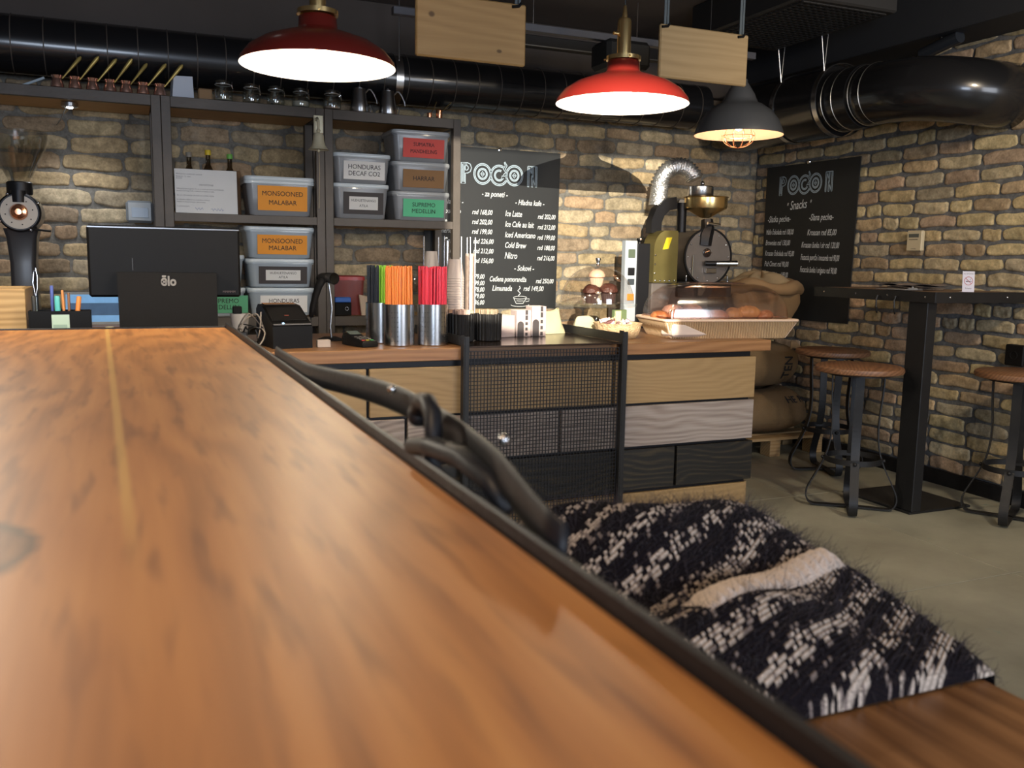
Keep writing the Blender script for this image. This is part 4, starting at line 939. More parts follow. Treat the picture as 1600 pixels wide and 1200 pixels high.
# card terminal
t = thing('card_terminal', 'black card payment terminal lying on the counter beside the straw cups', 'card reader', (.868, 3.62, CT), math.radians(18))
secs = []
for y, w_0, h_ in ((-.085, .034, .014), (-.080, .038, .024), (-.03, .038, .030), (.02, .037, .040), (.055, .036, .052), (.085, .032, .050), (.090, .028, .035)):
    secs.append([(-w_0, y, .002), (-w_0-.001, y, h_*.6), (-w_0+.006, y, h_), (w_0-.006, y, h_), (w_0+.001, y, h_*.6), (w_0, y, .002)])
m = MB(); m.sweep(secs); m.f.append(list(range(6))); m.f.append(list(range(36, 42))); m.build('terminal_body', PLASTIC, t, True)
o = MB().box(-.026, .026, 0, .035, 0, .0015, .0005).build('display', mat('lcd_dark', (.09, .11, .10), .2), t); o.location = (0, .030, .0445); o.rotation_euler = (math.radians(19), 0, 0)
for i in range(4):
    for j in range(3):
        o = MB().box(-.0075, .0075, -.004, .004, 0, .003, .001).build('key', mat('grey_key', (.12, .11, .10), .5) if i else mat(('red_key', 'yellow_key', 'green_key')[j], ((.55, .06, .05), (.60, .48, .06), (.08, .40, .12))[j], .5), t)
        o.location = (-.020+.020*j, -.062+.019*i, .0265+.0033*i); o.rotation_euler = (math.radians(9), 0, 0)
# steel straw cups
def straw_cup(label, x, y, r=.064, h=.172):
    t = thing('straw_cup', label, 'cup', (x, y, CT), random.uniform(0, 6), 'perforated steel cups holding straws')
    c_ = MB().lathe([(0, 0), (r-.004, 0), (r, .004), (r, h), (r-.002, h), (r-.003, .006), (0, .006)], 48).build('cup_body', STEEL, t, True)
    m = MB()
    for i in range(0, 32):
        a = 2*PI*i/32
        if i % 8 in (0, 1, 2, 3):
            for k in range(7):
                z = .022+.0195*k; p = Vector((r*math.cos(a), r*math.sin(a), z)); d = Vector((math.cos(a), math.sin(a), 0)); m.lathe([(0, .0004), (.0020, .0004)], 8, p, d)
    m.build('drilled_holes', INK, c_)
    return t
cA = straw_cup('perforated steel cup of orange straws, middle of the three', 1.030, 3.60)
cB = straw_cup('perforated steel cup of red straws, right of the three', 1.172, 3.585)
cC = straw_cup('perforated steel cup of black and green straws, left and behind', .990, 3.742)
STR = {}
def straws(kind, col, cx, cy, n, label, x0=-1, x1=1, seed=1, hgt=.320):
    rn = random.Random(seed); m_ = mat(kind+'_straw_plastic', col, .35, coat=.2); proto = None; placed = []
    tries = 0
    while len(placed) < n and tries < 30000:
        tries += 1
        a, q = rn.uniform(0, 2*PI), math.sqrt(rn.random())*.0565; x, y = q*math.cos(a), q*math.sin(a)
        if not (x0*.053 <= x <= x1*.053) or any((x-u)**2+(y-v)**2 < .0082**2 for u, v in placed): continue
        placed.append((x, y))
        if proto is None:
            proto = MB().lathe([(.0034, 0), (.0040, 0), (.0040, hgt), (.0034, hgt), (.0034, 0)], 10).build('drinking_straw', m_, None, True); o = proto
        else: o = proto.copy(); COL.objects.link(o)
        o.location = (cx+x*1.0, cy+y*1.0, CT+.0065); o.rotation_euler = (rn.uniform(-.012, .012), rn.uniform(-.012, .012), 0)
        o.scale = (1, 1, rn.uniform(.975, 1.01)); tag(o, label, 'straw', kind+' straws in the steel cups')
straws('orange', (.88, .26, .05), 1.030, 3.60, 92, 'orange drinking straw standing in the middle steel cup', seed=2)
straws('red', (.72, .035, .07), 1.172, 3.585, 92, 'red drinking straw standing in the right-hand steel cup', seed=3)
straws('black', (.012, .014, .022), .990, 3.742, 30, 'black drinking straw in the rear steel cup', x1=-.42, seed=4)
straws('green', (.30, .62, .05), .990, 3.742, 46, 'lime green drinking straw in the rear steel cup', x0=-.36, seed=5)
# wire rack with paper cups and lids
t = thing('cup_rack', 'thin steel wire rack of rods holding stacked paper cups', 'rack', (1.40, 4.05, CT+.0085))
MB().lathe([(0, 0), (.139, 0), (.139, .006), (0, .006)], 40).build('base', STEELB, t, True)
for x, y in ((-.130, -.03), (-.10, .06), (-.05, -.09), (-.015, .10), (.035, -.085), (.085, -.07), (.11, .04), (.125, -.03)): MB().cyl((x, y, .006), (x, y, .455), .0032, n=8).build('rod', STEEL, t, True)
def cups(label, x, y, n, r, col, step=.012, z0=CT+.0155, name='paper_cup'):
    m_ = mat('cup_stack_%d' % (col[0]*100), col, .6); proto = None
    for i in range(n):
        if proto is None:
            proto = MB().lathe([(r*.98, 0), (r*1.03, .002), (r*1.03, .005), (r, .006), (r*.72, .092), (0, .092), (0, .090), (r*.70, .090), (r*.97, .004), (r*.98, 0)], 28).build(name, m_, None, True); o = proto
        else: o = proto.copy(); COL.objects.link(o)
        o.location = (x, y, z0+i*step); tag(o, label, 'cup', label.split(' in ')[0]+' stack')
CUPW = (.52, .43, .39)
cups('white paper cup stacked upside down in the wire rack, front stack', 1.40+.02, 4.05-.04, 22, .043, CUPW)
cups('small white paper cup stacked upside down in the wire rack, rear taller stack', 1.40-.078, 4.05+.02, 25, .038, (.50, .44, .40))
t = thing('lid_tube', 'clear textured plastic tube of paper lids at the right of the wire rack', 'tube', (1.515, 4.06, CT+.0155))
MB().lathe([(.024, 0), (.026, 0), (.026, .36), (.024, .36), (.024, 0)], 24, rib=lambda i, z: 1+.03*math.sin(z*400+i)).build('tube_wall', mat('foil_tube', (.55, .42, .35), .3, .6, var=.4, vscale=60), t, True)
MB().lathe([(.020, 0), (.0235, 0), (.0235, .372), (0, .372)], 24).build('lids', mat('tan_lids', (.45, .36, .30), .5), t, True)
t = thing('steel_post', 'single thick steel post rising behind the paper cups', 'post', (1.455, 4.225, CT+.0085))
MB().lathe([(0, .44), (.013, .44), (.013, .006), (.03, .005), (.03, 0), (0, 0)], 20).build('pole', STEEL, t, True)
# ribbed black holders with sugar sticks
def ribbed(label, x, y, topcol, mname):
    t = thing('ribbed_cup_holder', label, 'holder', (x, y, CT+.0085), 0, 'black ribbed holders full of paper sticks')
    MB().lathe([(0, 0), (.052, 0), (.058, .004), (.060, .118), (.057, .118), (.055, .01), (0, .01)], 96, rib=lambda i, z: 1+(.035 if i % 4 < 2 else -.02)).build('holder_body', mat('black_ribbed_plastic', (.010, .009, .009), .45, spec=.2), t, False)
    rn = random.Random(int(x*100)); proto = None; m_ = mat(mname, topcol, .7)
    for k in range(26):
        a, q = rn.uniform(0, 2*PI), math.sqrt(rn.random())*.040
        if proto is None: proto = MB().box(-.006, .006, -.0025, .0025, 0, .128, .001).build('sugar_stick', m_); o = proto
        else: o = proto.copy(); COL.objects.link(o)
        o.location = (x+q*math.cos(a), y+q*math.sin(a), CT+.0195); o.rotation_euler = (rn.uniform(-.03, .03), rn.uniform(-.03, .03), rn.uniform(0, 3)); o.scale = (1, 1, rn.uniform(.94, 1))
        tag(o, 'thin paper sugar stick standing in the '+('left' if x < 1.38 else 'right')+' ribbed black holder', 'sugar stick', mname)
    return t
ribbed('black ribbed plastic holder of pinkish sugar sticks, left of the two', 1.318, 3.64, (.55, .38, .32), 'pinkish sugar sticks')
ribbed('black ribbed plastic holder of brown sugar sticks, right of the two', 1.443, 3.64, (.30, .22, .15), 'brownish sugar sticks')
tag(MB().box(-.06, .06, -.05, .05, 0, .125, .003).build('sugar_carton', mat('salmon_card', (.50, .30, .20), .7)), 'salmon coloured card box behind the left ribbed holder', 'box').location = (1.36, 3.80, CT+.0085)
# corrugated cup sleeves with black arches
def sleeve(x, tilt, i):
    m = MB(); h_ = .118; n = 28
    def fn(u, v): a = (u-.5)*1.15; return (.090*math.sin(a)*(1-.04*(1-v)), -.090*(1-math.cos(a))*-.28-.0008, v*h_)
    m.grid(fn, n, 4); return m
SLM = mat('pale_pink_sleeve_card', (.42, .33, .31), .7, bump=.3, bscale=150); SLB = mat('printed_black', (.03, .022, .022), .6)
for i in range(3):
    t = thing('cup_sleeve_stack', ['stack of pale cup sleeves with black stripes, left part', 'stack of pale cup sleeves with black arch print, middle', 'stack of pale cup sleeves with black arch print, right end'][i], 'sleeves', (1.600+.080*i, 3.78+.006*i, CT+.0085), math.radians((10, -4, -4)[i]), 'stacks of corrugated cup sleeves')
    hgt = (.100, .122, .140)[i]
    m = MB()
    for k in range(16): m.box(-.036+.0002*(k % 3), .036, k*.0052, k*.0052+.0044, 0, hgt-.001*(k % 3), .001)
    m.build('sleeve_cards', SLM, t)
    if i:
        sg = MB(); pl = [(.008*(-1), .0), (-.008-.022, 0)] ; 
        ar = [(-.031, 0), (-.031, hgt*.45)]+[(-.015+.016*math.cos(a), hgt*.45+.016*math.sin(a)) for a in np.linspace(PI, 0, 10)]+[(.001, hgt*.45), (.001, 0)]
        k0 = len(sg.v); sg.add([(x, -.0008, z) for x, z in ar], [list(range(len(ar)))]); sg.build('printed_arch', SLB, t)
        sg = MB()
        for k in range(5): sg.box(.008, .020, -.0009, -.0004, .004+k*hgt*.2, .004+k*hgt*.2+hgt*(.17 if k > 2 else .12))
        sg.build('printed_stripe', SLB, t)
# crumpled bags
def bag(label, x, y, w, h, d, colr, nm, seed, rz=0):
    rn = np.random.RandomState(seed); t = thing('paper_bag', label, 'bag', (x, y, CT+.0085 if x < 2.0 else CT), rz, 'paper bags behind the mesh gate')
    def fn(u, v):
        a = u*2*PI; s = 1-.25*v**2; ph = [rn_*6 for rn_ in R_]
        k = .06*math.sin(3*a+ph[0]+4*v)+.05*math.sin(5*a+ph[1]-6*v)
        return (w/2*s*(abs(math.cos(a))**.6*(1 if math.cos(a) > 0 else -1))*(1+k), d/2*(1-.6*v)*(abs(math.sin(a))**.6*(1 if math.sin(a) > 0 else -1))*(1+k), v*h*(1+.08*math.sin(2*a+ph[2])))
    R_ = rn.rand(4); m = MB().grid(fn, 36, 12); m.build('bag_body', mat(nm, colr, .75, bump=.4, bscale=30), t, True); return t
bag('flat cream-yellow paper bags lying right of the cup sleeves', 1.885, 3.95, .15, .115, .10, (.42, .38, .23), 'cream_yellow_paper', 3, .2)
bag('creased yellowish paper bag below the glass cake dome', 2.072, 3.93, .12, .085, .09, (.44, .38, .24), 'yellowish_paper', 8, -.3)
# cake stand with muffins
t = thing('cake_stand', 'round glass cake stand with a glass dome and steel knob', 'cake stand', (2.20, 4.04, CT))
MB().lathe([(0, 0), (.07, 0), (.07, .006), (.02, .02), (.016, .10), (.03, .125), (.20, .135), (.205, .150), (.20, .150), (.03, .141), (0, .140)], 48).build('glass_foot', GLASS, t, True)
dm = [(.188, .152)]+[(.188*math.cos(a)**.9, .152+.185*math.sin(a)) for a in np.linspace(.05, 1.50, 16)]+[(0, .338)]
MB().lathe(dm, 48).build('glass_dome', DOME, t, 'all')
MB().lathe([(.006, .338), (.010, .345), (.008, .355), (.014, .372), (.012, .378), (0, .379)], 24).build('knob', CHROME, t, True)
CHOC = mat('chocolate_muffin', (.085, .028, .018), .45, bump=.8, bscale=70, var=.4, vscale=30); CASE = mat('brown_muffin_case', (.05, .022, .016), .6)
def muffin(x, y, z, label, s=1.0, top=CHOC, case=CASE):
    t = thing('muffin', label, 'muffin', (x, y, z), 0, 'muffins under the glass dome')
    MB().lathe([(0, 0), (.026*s, 0), (.036*s, .045*s), (.034*s, .045*s), (0, .040*s)], 48, rib=lambda i, z_: 1+(.03 if i % 2 else -.03)).build('paper_case', case, t)
    MB().lathe([(.030*s, .045*s), (.043*s, .052*s), (.044*s, .063*s), (.036*s, .080*s), (.020*s, .091*s), (0, .094*s)], 32, rib=lambda i, z_: 1+.03*math.sin(i*1.3+z_*150)).build('muffin_top', top, t, True)
muffin(2.145, 4.00, CT+.1515, 'dark chocolate muffin under the glass dome, left in front')
muffin(2.240, 3.995, CT+.1515, 'dark chocolate muffin under the glass dome, right in front', 1.08)
muffin(2.20, 4.10, CT+.1515, 'dark chocolate muffin at the back under the glass dome')
VAN = mat('pale_icing', (.85, .55, .38), .5, bump=.3)
muffin(2.192, 4.035, CT+.2330, 'pale iced muffin on top of the chocolate muffins under the dome', .95, VAN, mat('cream_case', (.70, .48, .35), .6))
# round basket with wrapped sweets
WICK = mat('pale_wicker', (.52, .36, .20), .7, bump=.8, bscale=120, var=.35, vscale=60)
t = thing('round_basket', 'small round wicker basket of wrapped sweets below the cake dome', 'basket', (2.150, 3.735, CT))
MB().lathe([(0, 0), (.085, 0), (.100, .02), (.112, .062), (.118, .070), (.112, .072), (.098, .025), (0, .01)], 72, rib=lambda i, z: 1+.02*math.sin(i*PI/2+z*300)).build('basket_body', WICK, t, True)
rn = random.Random(5); ccs = [(.75, .50, .48), (.70, .62, .58), (.55, .35, .30), (.68, .45, .50), (.62, .52, .30), (.15, .06, .06)]
proto = {}
for k in range(26):
    a, q = rn.uniform(0, 2*PI), math.sqrt(rn.random())*.075; c = k % 6
    if c not in proto:
        m = MB().box(-.016, .016, -.011, .011, -.005, .005, .003); m.prism([(-.026, -.006), (-.016, -.001), (-.016, .001), (-.026, .006)], -.006, .006); m.prism([(.026, -.006), (.016, -.001), (.016, .001), (.026, .006)], -.006, .006)
        proto[c] = m.build('wrapped_sweet', mat('wrapper_%d' % c, ccs[c], .4)); o = proto[c]
    else: o = proto[c].copy(); COL.objects.link(o)
    o.location = (2.150+q*math.cos(a), 3.735+q*math.sin(a), CT+.040+.012*(k//7)+rn.uniform(0, .01)); o.rotation_euler = (rn.uniform(-.7, .7), rn.uniform(-.7, .7), rn.uniform(0, 3))
    tag(o, ('pink', 'whitish', 'brownish', 'rose', 'yellow', 'dark')[c]+' wrapped sweet in the small round wicker basket', 'sweet', ('pink', 'whitish', 'brownish', 'rose', 'yellow', 'dark')[c]+' sweets in the round basket')
t = thing('label_card', 'green and white label card leaning in front of the cake stand foot', 'card', (2.235, 3.87, CT), .2)
MB().box(-.04, .04, -.012, .012, 0, .125, .003).build('card_body', mat('dark_green_print', (.10, .14, .06), .6), t); MB().box(-.036, .0, -.0135, -.0125, .07, .12).build('cream_panel', mat('cream_print', (.60, .48, .30), .6), t)
# pastry tray with clear lid
t = thing('wicker_tray', 'rectangular pale wicker tray with rolled rim on the right end of the counter', 'tray', (2.700, 3.715, CT), math.radians(-8.5))
m = MB(); secs = []
for w0, d0, z in ((.02, .02, .003), (.60, .28, .003), (.62, .30, .0), (.70, .36, .075), (.715, .375, .083), (.715, .375, .092), (.70, .36, .092), (.61, .29, .010), (.02, .02, .010)):
    secs.append(rrect(w0, d0, .02 if w0 > .1 else .005, 6, 0, 0, z))
m.sweep(secs)
def wick():
    m, nt, b = _nt('woven_tray_wicker'); N, L = nt.nodes, nt.links
    tc = N.new('ShaderNodeTexCoord'); mp = N.new('ShaderNodeMapping'); mp.inputs['Rotation'].default_value = (0, .35, 0); L.new(tc.outputs['Object'], mp.inputs[0])
    w = N.new('ShaderNodeTexWave'); w.inputs['Scale'].default_value = 38; w.inputs['Distortion'].default_value = 1.5; w.inputs['Detail'].default_value = 2; w.inputs['Detail Scale'].default_value = 2; L.new(mp.outputs[0], w.inputs['Vector'])
    r = N.new('ShaderNodeValToRGB'); e = r.color_ramp.elements; e[0].color = (.34, .20, .09, 1); e[1].color = (.72, .52, .32, 1); L.new(w.outputs[0], r.inputs[0]); L.new(r.outputs[0], b.inputs['Base Color'])
    bp = N.new('ShaderNodeBump'); bp.inputs['Strength'].default_value = .8; bp.inputs['Distance'].default_value = .004; L.new(w.outputs[0], bp.inputs['Height']); L.new(bp.outputs[0], b.inputs['Normal'])
    b.inputs['Roughness'].default_value = .6; return m
tr_ = m.build('woven_tray', wick(), t, True)
MB().tube([(x, y, .089) for x, y, z in rrect(.712, .372, .025, 6)], .0065, 8, closed=True).build('rolled_rim', mat('pale_rim', (.68, .50, .38), .5), t, True)
for sx in (-1, 1):
    for sy in (-1, 1): MB().tube([(sx*.304, sy*.142, .004), (sx*.345, sy*.175, .084)], .006, 8).build('corner_bead', mat('pale_rim', (.68, .50, .38), .5), t, True)
t = thing('pastry_cover', 'clear arched plastic cover over the pastry tray', 'cover', (2.690, 3.715, CT+.0965), math.radians(-8.5))
m = MB(); secs = []
for f in np.linspace(0, 1, 12):
    a = f*PI/2; k = math.cos(a)**.75; secs.append(rrect(.30+.35*k, .10+.235*k, .03+.03*f, 6, 0, 0, .165*math.sin(a)**.9))
m.sweep(secs); m.f.append(list(range(len(m.v)-28, len(m.v)))); m.build('cover_shell', clear('rosy_cover_plastic', (.90, .84, .82), .16, .12), t, True)
MB().tube([(x, y, .166) for x, y, z in rrect(.30, .10, .05, 6)], .0035, 8, closed=True).build('top_rib', clear('rosy_clear_plastic', (.85, .70, .65), .3, .15), t, True)
MB().tube([(x, y, .004) for x, y, z in rrect(.652, .338, .04, 6)], .0035, 8, closed=True).build('rim', clear('rosy_clear_plastic', (.85, .70, .65), .3, .15), t, True)
PAS = mat('glazed_pastry', (.45, .16, .055), .4, bump=.5, bscale=40, var=.35, vscale=25, coat=.3); PAS2 = mat('golden_croissant', (.60, .27, .08), .45, bump=.5, bscale=40, var=.3, vscale=20, coat=.2)
PAS3 = mat('sugared_pastry', (.55, .30, .22), .6, bump=.8, bscale=120, var=.5, vscale=60)
def croissant(x, y, rz, label, s=1.0, m_=None, z=CT+.0125):
    t = MB(); secs = []; n = 30
    for i in range(n+1):
        u = i/n*2-1; a = u*1.15; r = .034*s*(1-abs(u)**2.2)**.6*(1+.10*abs(math.sin(i*.84)))+.002
        c = Vector((.065*s*math.sin(a), .045*s*(1-math.cos(a)), r*.82)); d = Vector((math.sin(a), -math.cos(a), 0)).normalized(); 
        secs.append([c+Vector((math.sin(a), -math.cos(a), 0))*(r*math.cos(q))+Vector((0, 0, 1))*(r*.8*math.sin(q)) for q in np.linspace(0, 2*PI, 17)[:-1]])
    t.sweep(secs); o = t.build('croissant', m_ or PAS2, None, 'all'); o.location = (x, y, z); o.rotation_euler = (0, 0, rz); tag(o, label, 'pastry', 'croissants in the wicker tray')
def bun(x, y, label, s, m_, z=CT+.0125):
    o = MB().lathe([(0, 0), (.045*s, 0), (.056*s, .012*s), (.055*s, .026*s), (.040*s, .044*s), (.018*s, .052*s), (0, .053*s)], 32, rib=lambda i, z_: 1+.03*math.sin(i*1.1)).build('bun', m_, None, 'all')
    o.location = (x, y, z); tag(o, label, 'pastry', 'glazed buns in the wicker tray')
tag(MB().box(-.13, .13, -.085, .085, 0, .092, .01).build('pastry_liner', mat('lace_paper', (.62, .48, .45), .8, var=.35, vscale=90)), 'pinkish lace paper box under the buns at the back of the tray', 'paper').location = (2.60, 3.775, CT+.0105)
tag(MB().box(-.145, .135, -.13, .13, 0, .058, .01).build('baking_sheet_stack', mat('white_paper_lining', (.60, .50, .45), .7)), 'pale paper lining block under the croissants at the right of the tray', 'paper').location = (2.885, 3.695, CT+.0105)
tag(MB().box(-.20, .13, -.055, .055, 0, .066, .01).build('baking_paper_fold', mat('white_paper_lining', (.60, .50, .45), .7)), 'pale folded paper under the front buns of the tray', 'paper').location = (2.56, 3.632, CT+.0105)
bun(2.47, 3.70, 'glazed brown bun at the left end of the pastry tray', 1.0, PAS, CT+0.0850)
bun(2.40, 3.76, 'small glazed bun behind, at the left end of the tray', .8, PAS, CT+0.0850)
bun(2.555, 3.655, 'glazed brown bun in the front, second from the left', 1.0, PAS, CT+0.0850)
bun(2.655, 3.645, 'glazed brown bun in the front middle of the tray', 1.05, PAS, CT+0.0800)
bun(2.60, 3.78, 'sugar-dusted bun on the lace paper', 1.0, PAS3, CT+0.1035)
bun(2.50, 3.80, 'sugar-dusted bun on the left of the lace paper', .95, PAS3, CT+0.1035)
croissant(2.785, 3.68, .3, 'golden croissant left of the tallest one in the pastry tray', 1.0, z=CT+0.0750)
croissant(2.862, 3.675, -.2, 'golden croissant piled highest at the right of the pastry tray', 1.10, z=CT+0.0850)
croissant(2.955, 3.65, .5, 'brown croissant at the far right end of the pastry tray', .9, PAS, z=CT+0.0750)
croissant(2.85, 3.78, 1.2, 'croissant lying behind at the right of the pastry tray', 1.0, z=CT+0.0750)

# left end of the counter: wooden box, pen holder, grinder, small screens
BOXW = wood('box_beech', (.30, .17, .06), (.48, .30, .12), (.58, .38, .17), 'X', 1.0, .5, .08, 21)
t = thing('wooden_box', 'open-topped light wooden box at the left edge of the counter', 'box', (-.485, 3.58, CT))
m = MB().box(-.16, .150, 0, .018, 0, .232, .002); m.build('front_board', BOXW, t)
MB().box(.132, .150, .0185, .30, 0, .232, .002).build('side_board', BOXW, t); MB().box(-.16, -.142, .0185, .30, 0, .232, .002).build('side_board', BOXW, t); MB().box(-.1415, .1315, .282, .30, 0, .232, .002).build('back_board', BOXW, t)
MB().box(-.1415, .1315, .019, .2815, .205, .222, .002).build('dark_inlay', mat('dark_felt', (.07, .065, .055), .8, var=.5, vscale=70), t)
t = thing('pen_holder', 'black desk organiser full of pens left of the till monitor', 'organiser', (-.222, 3.50, CT))
m = MB().box(-.100, .096, 0, .003, 0, .158, .001); m.box(-.100, -.097, .0035, .09, 0, .158, .001); m.box(.093, .096, .0035, .09, 0, .158, .001); m.box(-.0965, .0925, .087, .09, 0, .158, .001); m.box(-.0965, .0925, .0035, .0865, 0, .004); m.box(.030, .033, .0035, .0865, .0045, .158)
m.build('tray_body', PLASTIC, t)
t2 = MB().box(-.028, .028, -.0016, -.0003, .004, .145, .0004); t2.build('taped_card', mat('mint_card', (.48, .62, .50), .4), t)
MB().box(-.024, .02, -.0022, -.0017, .055, .11).build('taped_strip', mat('mint_card_dark', (.30, .42, .34), .5), t)
def pen(label, x, y, h, r, col, nm, rx=0, ry=0, cap=None):
    t = thing('pen', label, 'pen', (x, y, CT+.0045), 0, 'pens in the desk organiser'); t.rotation_euler = (rx, ry, 0)
    MB().lathe([(0, 0), (r*.6, 0), (r, .01), (r, h*.7), (0, h*.7)], 12).build('barrel', mat(nm, col, .4), t, True)
    MB().lathe([(r*1.15, h*.7), (r*1.15, h-.004), (r*.8, h), (0, h)], 12).build('cap', mat(cap[0], cap[1], .4) if cap else mat(nm, col, .4), t, True)
pen('tall black marker at the left of the desk organiser', -.305, 3.53, .205, .007, (.02, .02, .02), 'black_pen')
pen('turquoise highlighter in the desk organiser', -.232, 3.54, .205, .008, (.10, .50, .48), 'turquoise_pen')
pen('orange pencil-like pen in the desk organiser', -.208, 3.535, .225, .004, (.65, .26, .08), 'orange_pen', ry=-.03)
pen('thin brown pen in the desk organiser beside the orange one', -.196, 3.55, .215, .004, (.25, .12, .06), 'brown_pen')
pen('leaning black marker with an orange cap in the desk organiser', -.186, 3.53, .205, .007, (.04, .04, .045), 'black_marker', ry=.12, cap=('orange_cap', (.75, .25, .05)))
pen('blue capped pen at the back of the desk organiser', -.250, 3.57, .24, .005, (.08, .12, .40), 'blue_pen_body')
tag(MB().box(-.022, .022, -.016, .016, 0, .150, .004).build('lime_box', mat('lime_plastic', (.36, .50, .06), .45)), 'lime green box standing in the desk organiser', 'box').location = (-.268, 3.54, CT+.0045)
t = thing('whisk', 'thin steel wire whisk standing in the desk organiser', 'whisk', (-.300, 3.56, CT+.0045))
MB().cyl((0, 0, 0), (0, 0, .2), .004).build('handle', STEEL, t, True)
MB().tube([(0, 0, .2), (-.007, 0, .25), (-.002, 0, .29), (.004, 0, .30), (.008, 0, .27), (.006, 0, .23), (0, 0, .2)], .0012, 6).build('wire_loop', CHROME, t, True)
t = thing('blue_bottle', 'dark blue bottle with cream cap between organiser and till monitor', 'bottle', (-.068, 3.56, CT))
MB().lathe([(0, 0), (.032, 0), (.035, .01), (.035, .05), (.02, .075), (0, .075)], 24).build('bottle_body', mat('deep_blue_plastic', (.02, .05, .22), .25, coat=.3), t, True); MB().lathe([(.013, .0755), (.014, .096), (.0, .098)], 18).build('cap', mat('cream_cap', (.70, .60, .36), .5), t, True)
for nm, lb, x, y, z, w0, h0, rz in (('small_screen', 'small bright bluish screen on the back cabinet left of the till monitor', -.205, 4.86, .9005, .36, .175, .0),):
    t = thing('tablet', lb, 'tablet', (x+.09, y, z), rz)
    o = MB().box(-w0/2, w0/2, 0, .012, 0, h0, .003).build('case', mat('silver_case', (.45, .48, .52), .3, .6), t); o.rotation_euler = (math.radians(-25), 0, 0)
    MB().box(-w0/2+.010, w0/2-.010, -.0012, -.0004, .016, h0-.014).build('lit_screen', mat('blue_screen', (.10, .2, .35), .3, emit=(.20, .42, .72), es=.55, var=.6, vscale=14), o)
    MB().box(-w0/2+.03, w0/2-.06, -.002, -.0013, .05, h0-.06).build('dark_window', mat('blue_screen_dark', (.03, .06, .12), .3, emit=(.12, .22, .38), es=.3, var=.6, vscale=24), o)
t = thing('wall_terminal', 'small grey wall device with a screen left of the middle shelf', 'terminal', (.075, 5.35, 1.42))
MB().box(-.07, .07, .04, .10, 0, .12, .014).build('case', mat('grey_blue_case', (.20, .22, .24), .4), t); MB().box(-.058, .058, .036, .0395, .012, .108, .004).build('bezel', mat('pale_bezel', (.42, .45, .47), .4), t)
MB().box(-.042, .042, .0345, .0355, .03, .082).build('display', mat('display_grey_blue', (.10, .13, .17), .2), t)
# bean grinder
t = thing('coffee_grinder', 'tall black bean grinder with clear hopper at the left edge', 'grinder', (-.455, 4.90, .9005))
m = MB(); secs = [rrect(w0, d0, .02, 4, 0, y0, z) for w0, d0, y0, z in ((.17, .26, 0, 0), (.17, .26, 0, .02), (.115, .16, .02, .05), (.11, .15, .02, .30), (.13, .16, .02, .42), (.15, .18, .02, .46))]
m.sweep(secs); m.f.append(list(range(24))); m.build('pedestal', mat('grinder_black', (.025, .025, .03), .3, coat=.3), t, True)
MB().cyl((0, -.075, .535), (0, .13, .535), .092, n=40).build('motor_housing', mat('grinder_black', (.025, .025, .03), .3, coat=.3), t, True)
MB().lathe([(.088, 0), (.092, .006), (.084, .016), (.078, .016), (.078, 0)], 40, (0, -.075, .535), (0, -1, 0)).build('rim', BLACK, t, True)
d = MB().lathe([(.078, 0), (.078, .014), (.040, .017), (0, .017)], 40, (0, -.078, .535), (0, -1, 0)).build('dial_plate', mat('cream_dial', (.55, .50, .44), .5), t, True)
MB().lathe([(.034, .017), (.038, .024), (.032, .040), (.018, .044), (.014, .052), (0, .053)], 30, (0, -.078, .535), (0, -1, 0), rib=lambda i, z: 1+.05*math.sin(i*PI)).build('adjusting_knob', COPPER, t, True)
for k in range(8): a = k*PI/4+.2; MB().ball((.058*math.cos(a), -.0955, .535+.058*math.sin(a)), .003, 8, 5).build('dial_mark', INK, d)
for k in range(4): a = k*PI/2+.5; MB().ball((.092*math.cos(a), -.088, .535+.092*math.sin(a)), .008, 10, 6).build('bolt', CHROME, t, True)
MB().tube([(.03, -.08, .47), (.07, -.10, .455), (.13, -.11, .45)], .005, 8).build('lever', STEELB, t, True)
MB().lathe([(.052, .62), (.056, .625), (.056, .675), (.050, .68), (.050, .62), (.052, .62)], 32).build('hopper_collar', BLACK, t, True)
MB().lathe([(.030, .60), (.034, .60), (.034, .655), (.030, .655)], 24, (0, -.07, -.02)).build('spout_collar', BLACK, t, True)
MB().lathe([(.046, .68), (.050, .70), (.115, .83), (.125, .88), (.128, .905), (.131, .905), (.128, .88), (.118, .83), (.053, .70)], 40).build('clear_hopper', clear('hopper_plastic', (.86, .86, .84), .12, .08), t, True)
MB().lathe([(.132, .906), (.132, .912), (0, .914)], 40).build('hopper_lid', clear('hopper_plastic', (.86, .86, .84), .12, .08), t, True)

# ------------------------------------------------------------------ coffee roaster in the corner
t = thing('coffee_roaster', 'brass and steel coffee roasting machine with silver flexible hose in the corner', 'roaster', (2.93, 4.72, 0))
RB = mat('roaster_brass', (.30, .25, .09), .42, .85, var=.35, vscale=6); RS = mat('roaster_steel', (.24, .215, .20), .45, .6, var=.25, vscale=7)
MB().box(.03, .45, .02, .56, 0, 1.125, .006).build('base_cabinet', mat('taupe_machine_paint', (.13, .11, .10), .5), t)
o = MB(); o.box(.20, .60, -.012, .0195, 1.040, 1.135, .003); o.build('front_shelf', mat('charcoal_metal', (.035, .033, .034), .4, .5), t)
MB().prism([(.345, 1.05), (.375, 1.05), (.43, 1.134), (.345, 1.134)], -.016, -.0125).build('steel_chute', STEEL, t)
